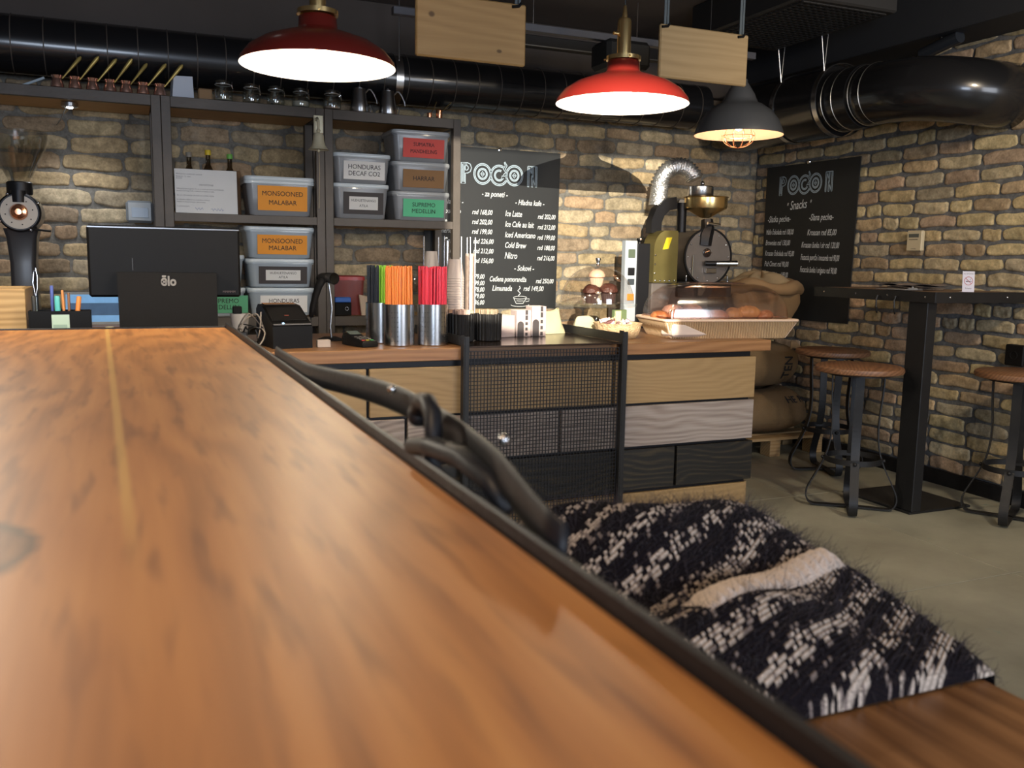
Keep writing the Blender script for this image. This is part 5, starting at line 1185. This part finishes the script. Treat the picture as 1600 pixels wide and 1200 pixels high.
# brass side housing: a half-round hood
pr = [(0, 1.128), (.195, 1.128), (.195, 1.31)]+[(.195+0*k, 1.31) for k in range(0)]
pr = [(0, 1.128), (0, 1.33)]+[(.10-.10*math.cos(a), 1.33+.115*math.sin(a)) for a in np.linspace(.15, PI*.5, 8)]+[(.19, 1.445), (.195, 1.43), (.195, 1.128)]
MB().prism([(.025+x*.87, z) for x, z in pr], 0, .13).build('brass_housing', RB, t)
for k in range(5): MB().ball((.040+.034*k, -.002, 1.140), .0065, 10, 6, (1, .5, 1)).build('rivet', CHROME, t, True)
for k in range(3): MB().ball((.034, -.002, 1.185+.055*k), .0065, 10, 6, (1, .5, 1)).build('rivet', CHROME, t, True)
MB().prism([(.085, 1.33), (.125, 1.335), (.150, 1.405), (.110, 1.402)], -.003, -.0005).build('yellow_sticker', mat('warning_yellow', (.85, .68, .02), .5), t)
# drum face
MB().cyl((.40, -.03, 1.29), (.40, .38, 1.29), .165, n=56).build('drum', RS, t, True)
MB().lathe([(.168, 0), (.178, 0), (.178, .010), (.168, .010), (.168, 0)], 56, (.40, -.022, 1.29), (0, -1, 0)).build('drum_rim', BLACK, t, True)
for k in range(12): a = k*PI/6; MB().ball((.40+.150*math.cos(a), -.032, 1.29+.150*math.sin(a)), .0065, 10, 6, (1, .6, 1)).build('bolt', CHROME, t, True)
MB().lathe([(0, 0), (.028, 0), (.028, .008), (.022, .010), (0, .010)], 28, (.385, -.031, 1.315), (0, -1, 0)).build('sight_glass', mat('dark_sight_glass', (.03, .02, .018), .08, coat=.5), t, True)
MB().tube([(.36, -.05, 1.315), (.385, -.058, 1.325), (.41, -.05, 1.315)], .004, 8).build('sight_bracket', CHROME, t, True)
MB().cyl((.36, -.055, 1.250), (.425, -.075, 1.250), .015, n=18).build('sampler_collar', BLACK, t, True)
MB().cyl((.426, -.0755, 1.250), (.555, -.115, 1.252), .016, .019, n=22).build('sampler_handle', mat('polished_aluminium', (.66, .68, .70), .2, 1), t, True)
MB().box(.37, .45, -.055, -.0315, 1.19, 1.22, .003).build('discharge_door', STEEL, t)
MB().cyl((.28, -.045, 1.17), (.28, -.045, 1.30), .003, n=8).build('thin_rod', CHROME, t, True)
for x in (.26, .50): MB().tube([(x, -.004, 1.136), (x, -.004, 1.170), (x+.006, -.004, 1.176), (x+.064, -.004, 1.176), (x+.07, -.004, 1.170), (x+.07, -.004, 1.136)], .0045, 8).build('tray_handle', CHROME, t, True)
# black elbow and feed pipe
MB().tube([(.09, .12, 1.43), (.09, .12, 1.50), (.115, .12, 1.56), (.165, .12, 1.605), (.235, .12, 1.62)], .052, 4, up=(0, 1, 0), flat=.9).build('black_elbow', BLACK, t, True)
MB().tube([(.265, .08, 1.44), (.265, .08, 1.62)], .03, 12).build('feed_pipe', BLACK, t, True)
MB().tube([(.37, -.02, 1.36), (.375, -.02, 1.42), (.40, -.01, 1.46), (.40, .0, 1.52)], [.046, .050, .042, .036], 6, up=(0, 1, 0)).build('hopper_neck', BLACK, t, True)
MB().cyl((.37, -.05, 1.495), (.455, -.06, 1.485), .009, n=12).build('gate_lever', CHROME, t, True)
# brass hopper and steel cyclone ring
MB().lathe([(.028, 1.53), (.040, 1.535), (.128, 1.585), (.132, 1.60), (.132, 1.648), (.140, 1.655), (.134, 1.657), (.126, 1.648), (.124, 1.60), (.03, 1.54)], 48, (.385, 0, .0)).build('brass_hopper', BRASS, t, True)
MB().lathe([(0, 1.66), (.078, 1.66), (.080, 1.664), (.080, 1.716), (.076, 1.72), (0, 1.72)], 40, (.355, .02, 0)).build('steel_collar', STEEL, t, True)
MB().ball((.34, -.02, 1.735), .014, 14, 10).build('wing_nut', STEEL, t, True)
hp = []
for i in range(34):
    u = i/33
    if u < .45: v = u/.45; hp.append((.135+.015*v, .16, 1.60+.13*v))
    else: v = (u-.45)/.55; a = PI-v*PI*.92; hp.append((.245+.098*math.cos(a), .16-.10*v, 1.735+.108*math.sin(a)))
# fine corrugation
cp_ = []; rr_ = []
for i in range(len(hp)-1):
    for k in range(6):
        u = k/6; cp_.append(Vector(hp[i]).lerp(Vector(hp[i+1]), u)); rr_.append(.050+(.006 if (i*6+k) % 6 < 3 else -.002))
MB().tube(cp_, rr_, 24, up=(0, 1, 0)).build('flexible_hose', mat('aluminium_foil_hose', (.85, .84, .82), .28, .9, bump=.9, bscale=70), t, True)
t = thing('control_box', 'slim upright control cabinet with grey front and gauges left of the roaster', 'control box', (2.685, 4.60, 0))
MB().box(.0, .080, 0, .045, .9, 1.375, .003).build('cabinet', mat('pale_grey_panel', (.42, .46, .50), .45), t)
MB().box(.0805, .165, -.005, .06, .80, 1.360, .003).build('black_side', BLACK, t)
MB().box(-.01, .17, -.02, .10, 0, .799, .003).build('pedestal', BLACK, t)
for z, m_, h_ in ((1.30, mat('gauge_green', (.10, .13, .09), .3), .05), (1.195, BLACK, .045), (1.135, mat('gauge_dark', (.05, .06, .07), .3), .035), (1.045, mat('orange_switch', (.85, .32, .05), .4), .04)):
    MB().box(.018, .064, -.006, -.0005, z-h_/2, z+h_/2, .003).build('gauge', m_, t)
MB().lathe([(.010, 0), (.012, .01), (.022, .02), (.018, .03), (0, .032)], 16, (.11, .03, 1.3605)).build('lamp_knob', STEEL, t, True)
t = thing('wall_thermometer', 'white plastic thermometer strip on the back wall behind the roaster hopper', 'thermometer', (3.645, 5.468, 1.40))
secs = MB().prism([(-.032, .03), (-.022, .008), (0, 0), (.022, .008), (.032, .03), (.032, .28), (.022, .295), (-.022, .295), (-.032, .28)], 0, .006); secs.build('strip', mat('off_white_plastic', (.60, .55, .48), .5), t)
MB().box(-.003, .003, -.002, -.0005, .03, .24).build('glass_tube', mat('dark_red_column', (.12, .06, .06), .3), t)

# ------------------------------------------------------------------ coffee sacks on a pallet
JUTE = mat('brown_jute', (.38, .235, .115), .95, bump=.9, bscale=260, var=.3, vscale=5)
JUTED = mat('dark_jute', (.26, .17, .085), .95, bump=.9, bscale=260, var=.3, vscale=5)
JUTEL = mat('light_jute', (.48, .35, .20), .95, bump=.9, bscale=260, var=.25, vscale=6)
PALW = wood('pallet_wood', (.22, .13, .06), (.38, .25, .12), (.46, .32, .17), 'X', 1.0, .7, .2, 30)
t = thing('pallet', 'small raw wooden pallet under the coffee sacks', 'pallet', (3.46, 4.58, 0))
for k in range(5): MB().box(0, .80, .02+.145*k, .12+.145*k, .107, .126, .002).build('deck_board', PALW, t)
for x in (.0, .36, .71): MB().box(x, x+.085, .02, .70, .086, .1065, .002).build('cross_board', PALW, t)
for x in (0, .36, .71):
    for y in (.02, .31, .60): MB().box(x, x+.085, y, y+.10, .0, .0855, .003).build('block', PALW, t)
def sack(label, c, sx, sy, sz, seed, m_, letters=(), rz=0):
    rn = np.random.RandomState(seed); ph = rn.rand(8)*6.28; t = thing('coffee_sack', label, 'sack', c, rz, 'full jute coffee sacks')
    def fn(u, v):
        a = u*2*PI; th = PI*v; st = math.sin(th)**.55; cx = math.cos(a); cy = math.sin(a)
        k = 1+.04*math.sin(3*a+ph[0]+3*v)+.03*math.sin(7*a+ph[1]-5*v)+.03*math.sin(11*v+ph[2])
        z = -math.cos(th); z = abs(z)**.8*(1 if z > 0 else -1)
        return (sx*st*(abs(cx)**.8*(1 if cx > 0 else -1))*k, sy*st*(abs(cy)**.8*(1 if cy > 0 else -1))*k, sz*(1+z)*(1+.05*math.sin(2*a+ph[3])))
    MB().grid(fn, 64, 28).build('sack_body', m_, t, 'all')
    for (s, a0, z0, size, rot) in letters:
        lm = text_mb(s, size, 0, 0, 0, thin=.001, rot=rot); Rm = (sx+sy)/2
        for i, p in enumerate(lm.v):
            a = a0+p.x/Rm; zt = z0+p.z; u = (a/(2*PI)) % 1
            best = min((abs(fn(u, v/80)[2]-zt), v/80) for v in range(4, 77))[1]; q = Vector(fn(u, best)); c_ = Vector((0, 0, sz)); q.z = zt
            lm.v[i] = q+(q-c_).normalized()*.006
        lm.build('printed_lettering', INK, t)
    return t
sack('plump jute coffee sack lying lowest, directly on the pallet', (3.89, 4.93, .127), .36, .31, .150, 2, JUTED, [('HE  PN', -1.15, .235, .055, 0)])
sack('jute coffee sack with TEN printed sideways, in the middle of the pile', (3.86, 4.92, .440), .31, .27, .155, 5, JUTED, [('TEN', -1.25, .14, .080, PI/2)])
# open rolled-top sack
t = thing('coffee_sack', 'open jute sack with rolled top standing uppermost beside the roaster', 'sack', (3.86, 4.87, .760), 0, 'full jute coffee sacks')
def osk(u, v):
    a = u*2*PI; r = .215*(1+.10*math.sin(v*7+1)*(1-v))*(1-.25*(1-v)**3)+.02*math.sin(3*a+v*6)+.012*math.sin(7*a+2)+.008*math.sin(13*a+9*v)
    return (r*1.12*math.cos(a)+.03*v, r*math.sin(a), .004+.325*v)
MB().grid(osk, 72, 20).build('sack_body', JUTE, t, 'all')
m = MB(); pts = []; rs = []
for i in range(60):
    a = i/60*2*PI; r = .225+.02*math.sin(3*a+6)+.012*math.sin(7*a); pts.append((r*1.12*math.cos(a)+.03, r*math.sin(a), .340+.012*math.sin(5*a+1)+.010*math.sin(2*a))); rs.append(.040+.008*math.sin(4*a))
m.tube(pts, rs, 12, closed=True); m.build('rolled_top', JUTE, t, 'all')
def inn(u, v): a = u*2*PI; r = .215*(1-v); return (r*1.1*math.cos(a)+.03, r*math.sin(a), .352+.072*math.sin(PI*.5*min(1, v*1.3))+.016*math.sin(5*a+4*v)+.010*math.sin(9*a))
MB().grid(inn, 48, 12).build('inner_liner', JUTEL, t, 'all')
m = MB(); m.grid(lambda u, v: (.14+.26*u, -.20-.05*u+.02*math.sin(u*6), -.035-.16*u**1.4+.05*(v-.5)*(1-.55*u)+.012*math.sin(u*9)), 14, 6); m.build('loose_flap', JUTE, t, 'all', solid=.008)

# ------------------------------------------------------------------ lamps and ceiling
REDE = mat('red_enamel', (.14, .011, .008), .28, coat=.5); WHE = mat('white_enamel', (.85, .82, .76), .5)
def pendant(label, x, y, z, R=.232, red=True, watt=22):
    t = thing('pendant_lamp', label, 'lamp', (x, y, z), 0, 'red enamel pendant lamps over the counter')
    k = R/.232
    prof = [(.232, 0), (.228, .016), (.205, .045), (.165, .070), (.11, .090), (.068, .103), (.058, .112), (.056, .142), (.050, .146)]
    prof = [(r*k, h*k) for r, h in prof]
    s = MB(); s.lathe(prof, 64); s.build('shade', REDE, t, 'all')
    MB().lathe([(r-.0035, h-.003) if i else (r-.001, h) for i, (r, h) in enumerate(prof[:6])]+[(.0, .098*k)], 64).build('shade_lining', WHE, t, 'all')
    MB().lathe([(.052, .147), (.060, .147), (.060, .160), (.024, .165), (.024, .275), (.021, .285), (.010, .29), (.006, .325), (.003, .33)], 32, rib=lambda i, z: 1).build('brass_socket', BRASS, t, True)
    for a in range(3): q = a*2*PI/3+.4; MB().cyl((.056*math.cos(q), .056*math.sin(q), .153), (.068*math.cos(q), .068*math.sin(q), .153), .004, n=10).build('screw', BRASS, t, True)
    MB().cyl((-.024, 0, .235), (-.042, 0, .235), .006, n=12).build('switch_key', BRASS, t, True)
    MB().cyl((0, 0, .331), (0, 0, 2.75-z), .0032, n=8).build('cord', CK, t, True)
    MB().ball((0, 0, .048), .030, 20, 14, (1, 1, 1.15)).build('bulb', mat('lit_bulb', (1, .9, .7), .5, emit=(1, .83, .56), es=60), t, True)
    l = light('lamp_light', 'POINT', (0, 0, .010), watt, (1, .84, .62), shadow_soft_size=.028); l.parent = t
    return t
pendant('red enamel pendant lamp with brass socket, the nearer one at the left', .548, 2.78, 1.812, .229)
pendant('red enamel pendant lamp with brass socket, between the two hanging boards', 1.612, 2.82, 1.795, .232)
# black cage lamp
t = thing('pendant_lamp', 'black dome pendant lamp with wire cage near the right hanging board', 'lamp', (3.01, 4.02, 1.925))
BE = mat('black_enamel', (.15, .155, .165), .36, .5, coat=.5)
prof = [(.232, 0), (.228, .02), (.205, .075), (.170, .120), (.120, .155), (.095, .165), (.085, .185), (.075, .21), (.050, .25), (.036, .27), (.034, .285)]
MB().lathe(prof, 64).build('shade', BE, t, 'all'); MB().lathe([(r-.004, h-.004) if i else (r-.001, h) for i, (r, h) in enumerate(prof[:5])]+[(0, .15)], 64).build('copper_lining', mat('orange_lining', (.70, .46, .32), .5), t, 'all')
cg = MB()
for k in range(5): a = k*PI/5; cg.tube([(.085*math.cos(a)*math.cos(b), .085*math.sin(a)*math.cos(b), -.005-.060*math.sin(b)) for b in np.linspace(-.5, PI+.5, 24)], .0016, 6)
cg.lathe([(.084, -.006), (.086, -.006), (.086, -.003), (.084, -.003), (.084, -.006)], 32)
cg.build('wire_cage', mat('copper_wire', (.55, .26, .14), .35, 1), t, True)
MB().ball((0, 0, .050), .022, 16, 12, (1, 1, 1.2)).build('bulb', mat('warm_bulb', (1, .8, .6), .5, emit=(1, .74, .48), es=22), t, True)
MB().cyl((0, 0, .2855), (0, 0, 2.75-1.925), .004, n=8).build('cord', CK, t, True)
l_ = light('lamp_light', 'POINT', (0, 0, .008), 4, (1, .80, .58), shadow_soft_size=.022); l_.parent = t
# hanging boards
SW = wood('hanging_board_wood', (.26, .13, .040), (.42, .235, .080), (.50, .295, .11), 'X', 1.0, .55, .1, 17, bands=22, amp=.10, contrast=(.05, .8), knots=[(.065, 0, .165, .012, 1.2), (.36, 0, .05, .008, 1.6)])
SW2 = wood('hanging_board_wood_b', (.25, .155, .065), (.38, .255, .12), (.45, .31, .155), 'X', 1.0, .6, .1, 23, bands=26, amp=.08, contrast=(.05, .8))
def hung(label, x, z, w, h, m_, rz=0):
    t = thing('hanging_board', label, 'sign', (x, 3.60, z), rz, 'blank wooden boards hung over the counter')
    MB().box(0, w, 0, .022, 0, h, .006).build('board', m_, t)
    for px_ in (.025, w-.045):
        MB().tube([(px_-.02, -.003, h-.015), (px_+.01, -.004, h-.010), (px_+.02, -.003, h+.004)], .006, 8).build('strap_knot', RUBBER, t, True)
        s = MB(); s.box(px_-.004, px_+.008, .008, .012, h+.001, 2.75-z); s.build('strap', mat('grey_blue_strap', (.10, .125, .14), .7), t)
        s = MB(); s.box(px_+.014, px_+.024, .012, .015, h+.001, 2.75-z); s.build('strap', mat('grey_blue_strap', (.10, .125, .14), .7), t)
    return t
hung('larger blank wooden board hung over the counter beside the left red lamp', 1.102, 2.062, .480, .248, SW, math.radians(-.5))
hung('smaller blank wooden board hung above the black cage lamp', 2.245, 2.082, .484, .232, SW2)
# spiral ducts
DUCT = mat('black_duct_paint', (.018, .018, .020), .26, .35, coat=.4)
SEAM = mat('bare_seam_metal', (.35, .34, .32), .3, 1)
t = thing('ventilation_duct', 'long black round spiral duct running along the top of the back wall', 'duct', (0, 5.315, 2.285))
MB().cyl((-1.6, 0, 0), (3.66, 0, .02), .143, n=56).build('pipe', DUCT, t, True)
k = 0
x = -1.5
while x < 3.6:
    MB().lathe([(.143, -.003), (.1455, -.002), (.1455, .002), (.143, .003)], 56, (x, 0, .0036*(x+1.6)), (1, 0, .0036)).build('seam_ring', STEELD, t, True); x += .145; k += 1
cl_ = MB().lathe([(.144, -.022), (.148, -.022), (.148, .022), (.144, .022)], 56, (1.49, 0, .010), (1, 0, 0)); c_ = cl_.build('clamp_band', STEEL, t, True)
MB().cyl((1.49, -.12, .10), (1.49, -.12, .46), .004, n=8).build('hanger_rod', STEEL, t, True)
t = thing('ventilation_duct', 'wide black duct along the right wall bending into the bricks', 'duct', (3.90, 4.0, 2.21))
MB().cyl((0, 1.18, .01), (0, .28, 0), .205, n=56).build('wide_pipe', DUCT, t, True)
MB().cyl((0, .28, 0), (0, .04, -.004), .175, n=56).build('narrow_pipe', DUCT, t, True)
el = [(0, .04, -.004), (0, -.10, -.008), (.0, -.20, -.012), (.02, -.31, -.020), (.075, -.42, -.034), (.155, -.50, -.050), (.25, -.545, -.062), (.40, -.565, -.07)]
q_ = []
for i in range(len(el)-1):
    for u in (0, .5): q_.append(Vector(el[i]).lerp(Vector(el[i+1]), u))
q_.append(Vector(el[-1]))
MB().tube(q_, [.165]*len(q_), 48, up=(0, 0, 1)).build('elbow', DUCT, t, 'all')
for y, r in ((.22, .177), (.14, .177), (.02, .168), (-.06, .168)): MB().lathe([(r-.002, -.002), (r+.001, -.001), (r+.001, .001), (r-.002, .002)], 56, (0, y, -.004), (0, 1, 0)).build('seam_ring', SEAM, t, True)
for y, r in ((.62, .206), (.245, .206)):
    MB().lathe([(r, -.018), (r+.004, -.018), (r+.004, .018), (r, .018)], 56, (0, y, 0), (0, 1, 0)).build('clamp_band', STEEL, t, True)
    for s in (-1, 1): MB().cyl((-.14, y, .155), (-.14+s*.045-.02, y, .54), .0035, n=8).build('hanger_rod', STEEL, t, True)
# track light rail and fittings on the ceiling
t = thing('track_light', 'dark suspended track rail with a spotlight over the counter', 'track light', (2.05, 4.30, 2.41))
MB().box(-.85, 1.25, -.02, .02, -.018, .018, .002).build('rail', mat('track_grey', (.10, .10, .115), .5, .4), t)
for x in (-.12, .95): MB().cyl((x, 0, .018), (x, 0, .34), .002, n=6).build('wire', STEEL, t)
MB().box(.26, .52, -.10, .10, -.16, -.020, .02).build('spot_body', mat('matt_black_body', (.012, .012, .012), .7), t)
t = thing('track_light', 'second dark rail running lower along the back wall above the duct', 'track light', (2.0, 4.75, 2.46))
MB().box(-.4, 1.1, -.03, .03, -.03, .03, .003).build('rail', BLACK, t); MB().box(-.4, 1.1, -.034, -.0305, -.03, -.024).build('bright_edge', mat('dull_silver', (.22, .22, .23), .3, .9), t)
for x in (-.2, .8): MB().cyl((x, 0, .03), (x, 0, .29), .003, n=6).build('hanger_rod', STEELD, t)
t = thing('air_conditioner', 'black ceiling air unit with ribbed grille near the right wall', 'air conditioner', (3.42, 4.05, 2.557))
MB().box(-.30, .32, -.35, .62, 0, .19, .01).build('housing', mat('black_unit', (.022, .021, .021), .6), t)
gr = MB()
for k in range(22): gr.box(-.27, .28, -.31+.04*k, -.295+.04*k, -.006, 0)
for k in range(14): gr.box(-.27+.041*k, -.262+.041*k, -.32, .58, -.010, -.0065)
gr.build('grille', mat('black_unit', (.022, .021, .021), .6), t)
t = thing('cable_channel', 'thin dark steel channel under the ceiling toward the right wall', 'channel', (4.02, 4.3, 2.52))
o = MB().box(-.02, .02, -2.2, 1.1, -.02, .02, .002); o.build('channel', BLACK, t); MB().box(-.0225, -.0205, -2.2, 1.1, -.020, -.014).build('bright_edge', mat('dull_silver_b', (.12, .12, .115), .4, .7), t)
for y in (-1.9, -.6, .8): MB().cyl((0, y, .02), (0, y, .23), .004, n=8).build('hanger_rod', STEELD, t)
t = thing('hanging_spotlight', 'black cylindrical spotlight hanging near the top right of the brick wall', 'spotlight', (4.06, 3.70, 2.42))
MB().cyl((0, .12, -.015), (0, -.12, .03), .034, n=28).build('barrel', mat('black_gloss', (.022, .026, .034), .3, coat=.3), t, True); MB().cyl((0, 0, .03), (0, 0, .33), .010, n=12).build('stem', BLACK, t, True)
t = thing('junction_box', 'small yellowish junction box with loose cables on the ceiling', 'junction box', (.41, 3.35, 2.68))
MB().box(-.09, .09, -.06, .06, 0, .07, .004).build('box', mat('aged_yellow', (.12, .085, .03), .7), t)
WC = mat('grey_white_cable', (.22, .19, .17), .6)
for i, P_ in enumerate(([(-.08, 0, 0), (-.10, 0, -.06), (-.08, 0, -.10), (-.03, 0, -.09), (.0, 0, -.03)], [(-.02, 0, 0), (-.01, 0, -.09), (.02, .02, -.16), (.05, .02, -.19)], [(.05, 0, 0), (.09, 0, -.03), (.15, 0, -.05), (.18, .01, -.08)])): MB().tube(P_, .005, 8).build('loose_cable', WC, t, True)
t = thing('ceiling_spot', 'round white recessed ceiling light near the top left', 'lamp', (.16, 3.3, 2.735))
MB().lathe([(0, -.004), (.04, -.004), (.055, .0), (.058, .0145), (0, .0145)], 28).build('fitting', mat('white_fitting', (.7, .72, .70), .5, emit=(.9, 1, .95), es=.6), t, True)
# unseen spotlight fixture, flaps added to shape its beam, above and behind the viewpoint
t = thing('unseen_spotlight', 'unseen black spotlight with added beam-shaping flaps above the near table', 'spotlight', SPOT_POS, -math.radians(21))
MB().lathe([(.055, -.20), (.06, -.19), (.06, .03), (.056, .03), (.056, -.18), (0, -.18)], 32, (0, 0, 0), (0, 1, 0)).build('can', BLACK, t, True)
MB().cyl((0, -.08, .06), (0, -.08, 2.75-SPOT_POS.z), .010, n=12).build('stem', BLACK, t, True)
MB().box(-.10, .10, .300, .302, .0048, .12).build('added_beam_flap', BLACK, t)
MB().box(-.12, .12, .295, .297, -.2, -.068).build('added_beam_flap', BLACK, t)
MB().box(-.12, -.0255, .285, .287, -.10, .12).build('added_beam_flap', BLACK, t)
MB().box(.0465, .12, .290, .292, -.10, .12).build('added_beam_flap', BLACK, t)
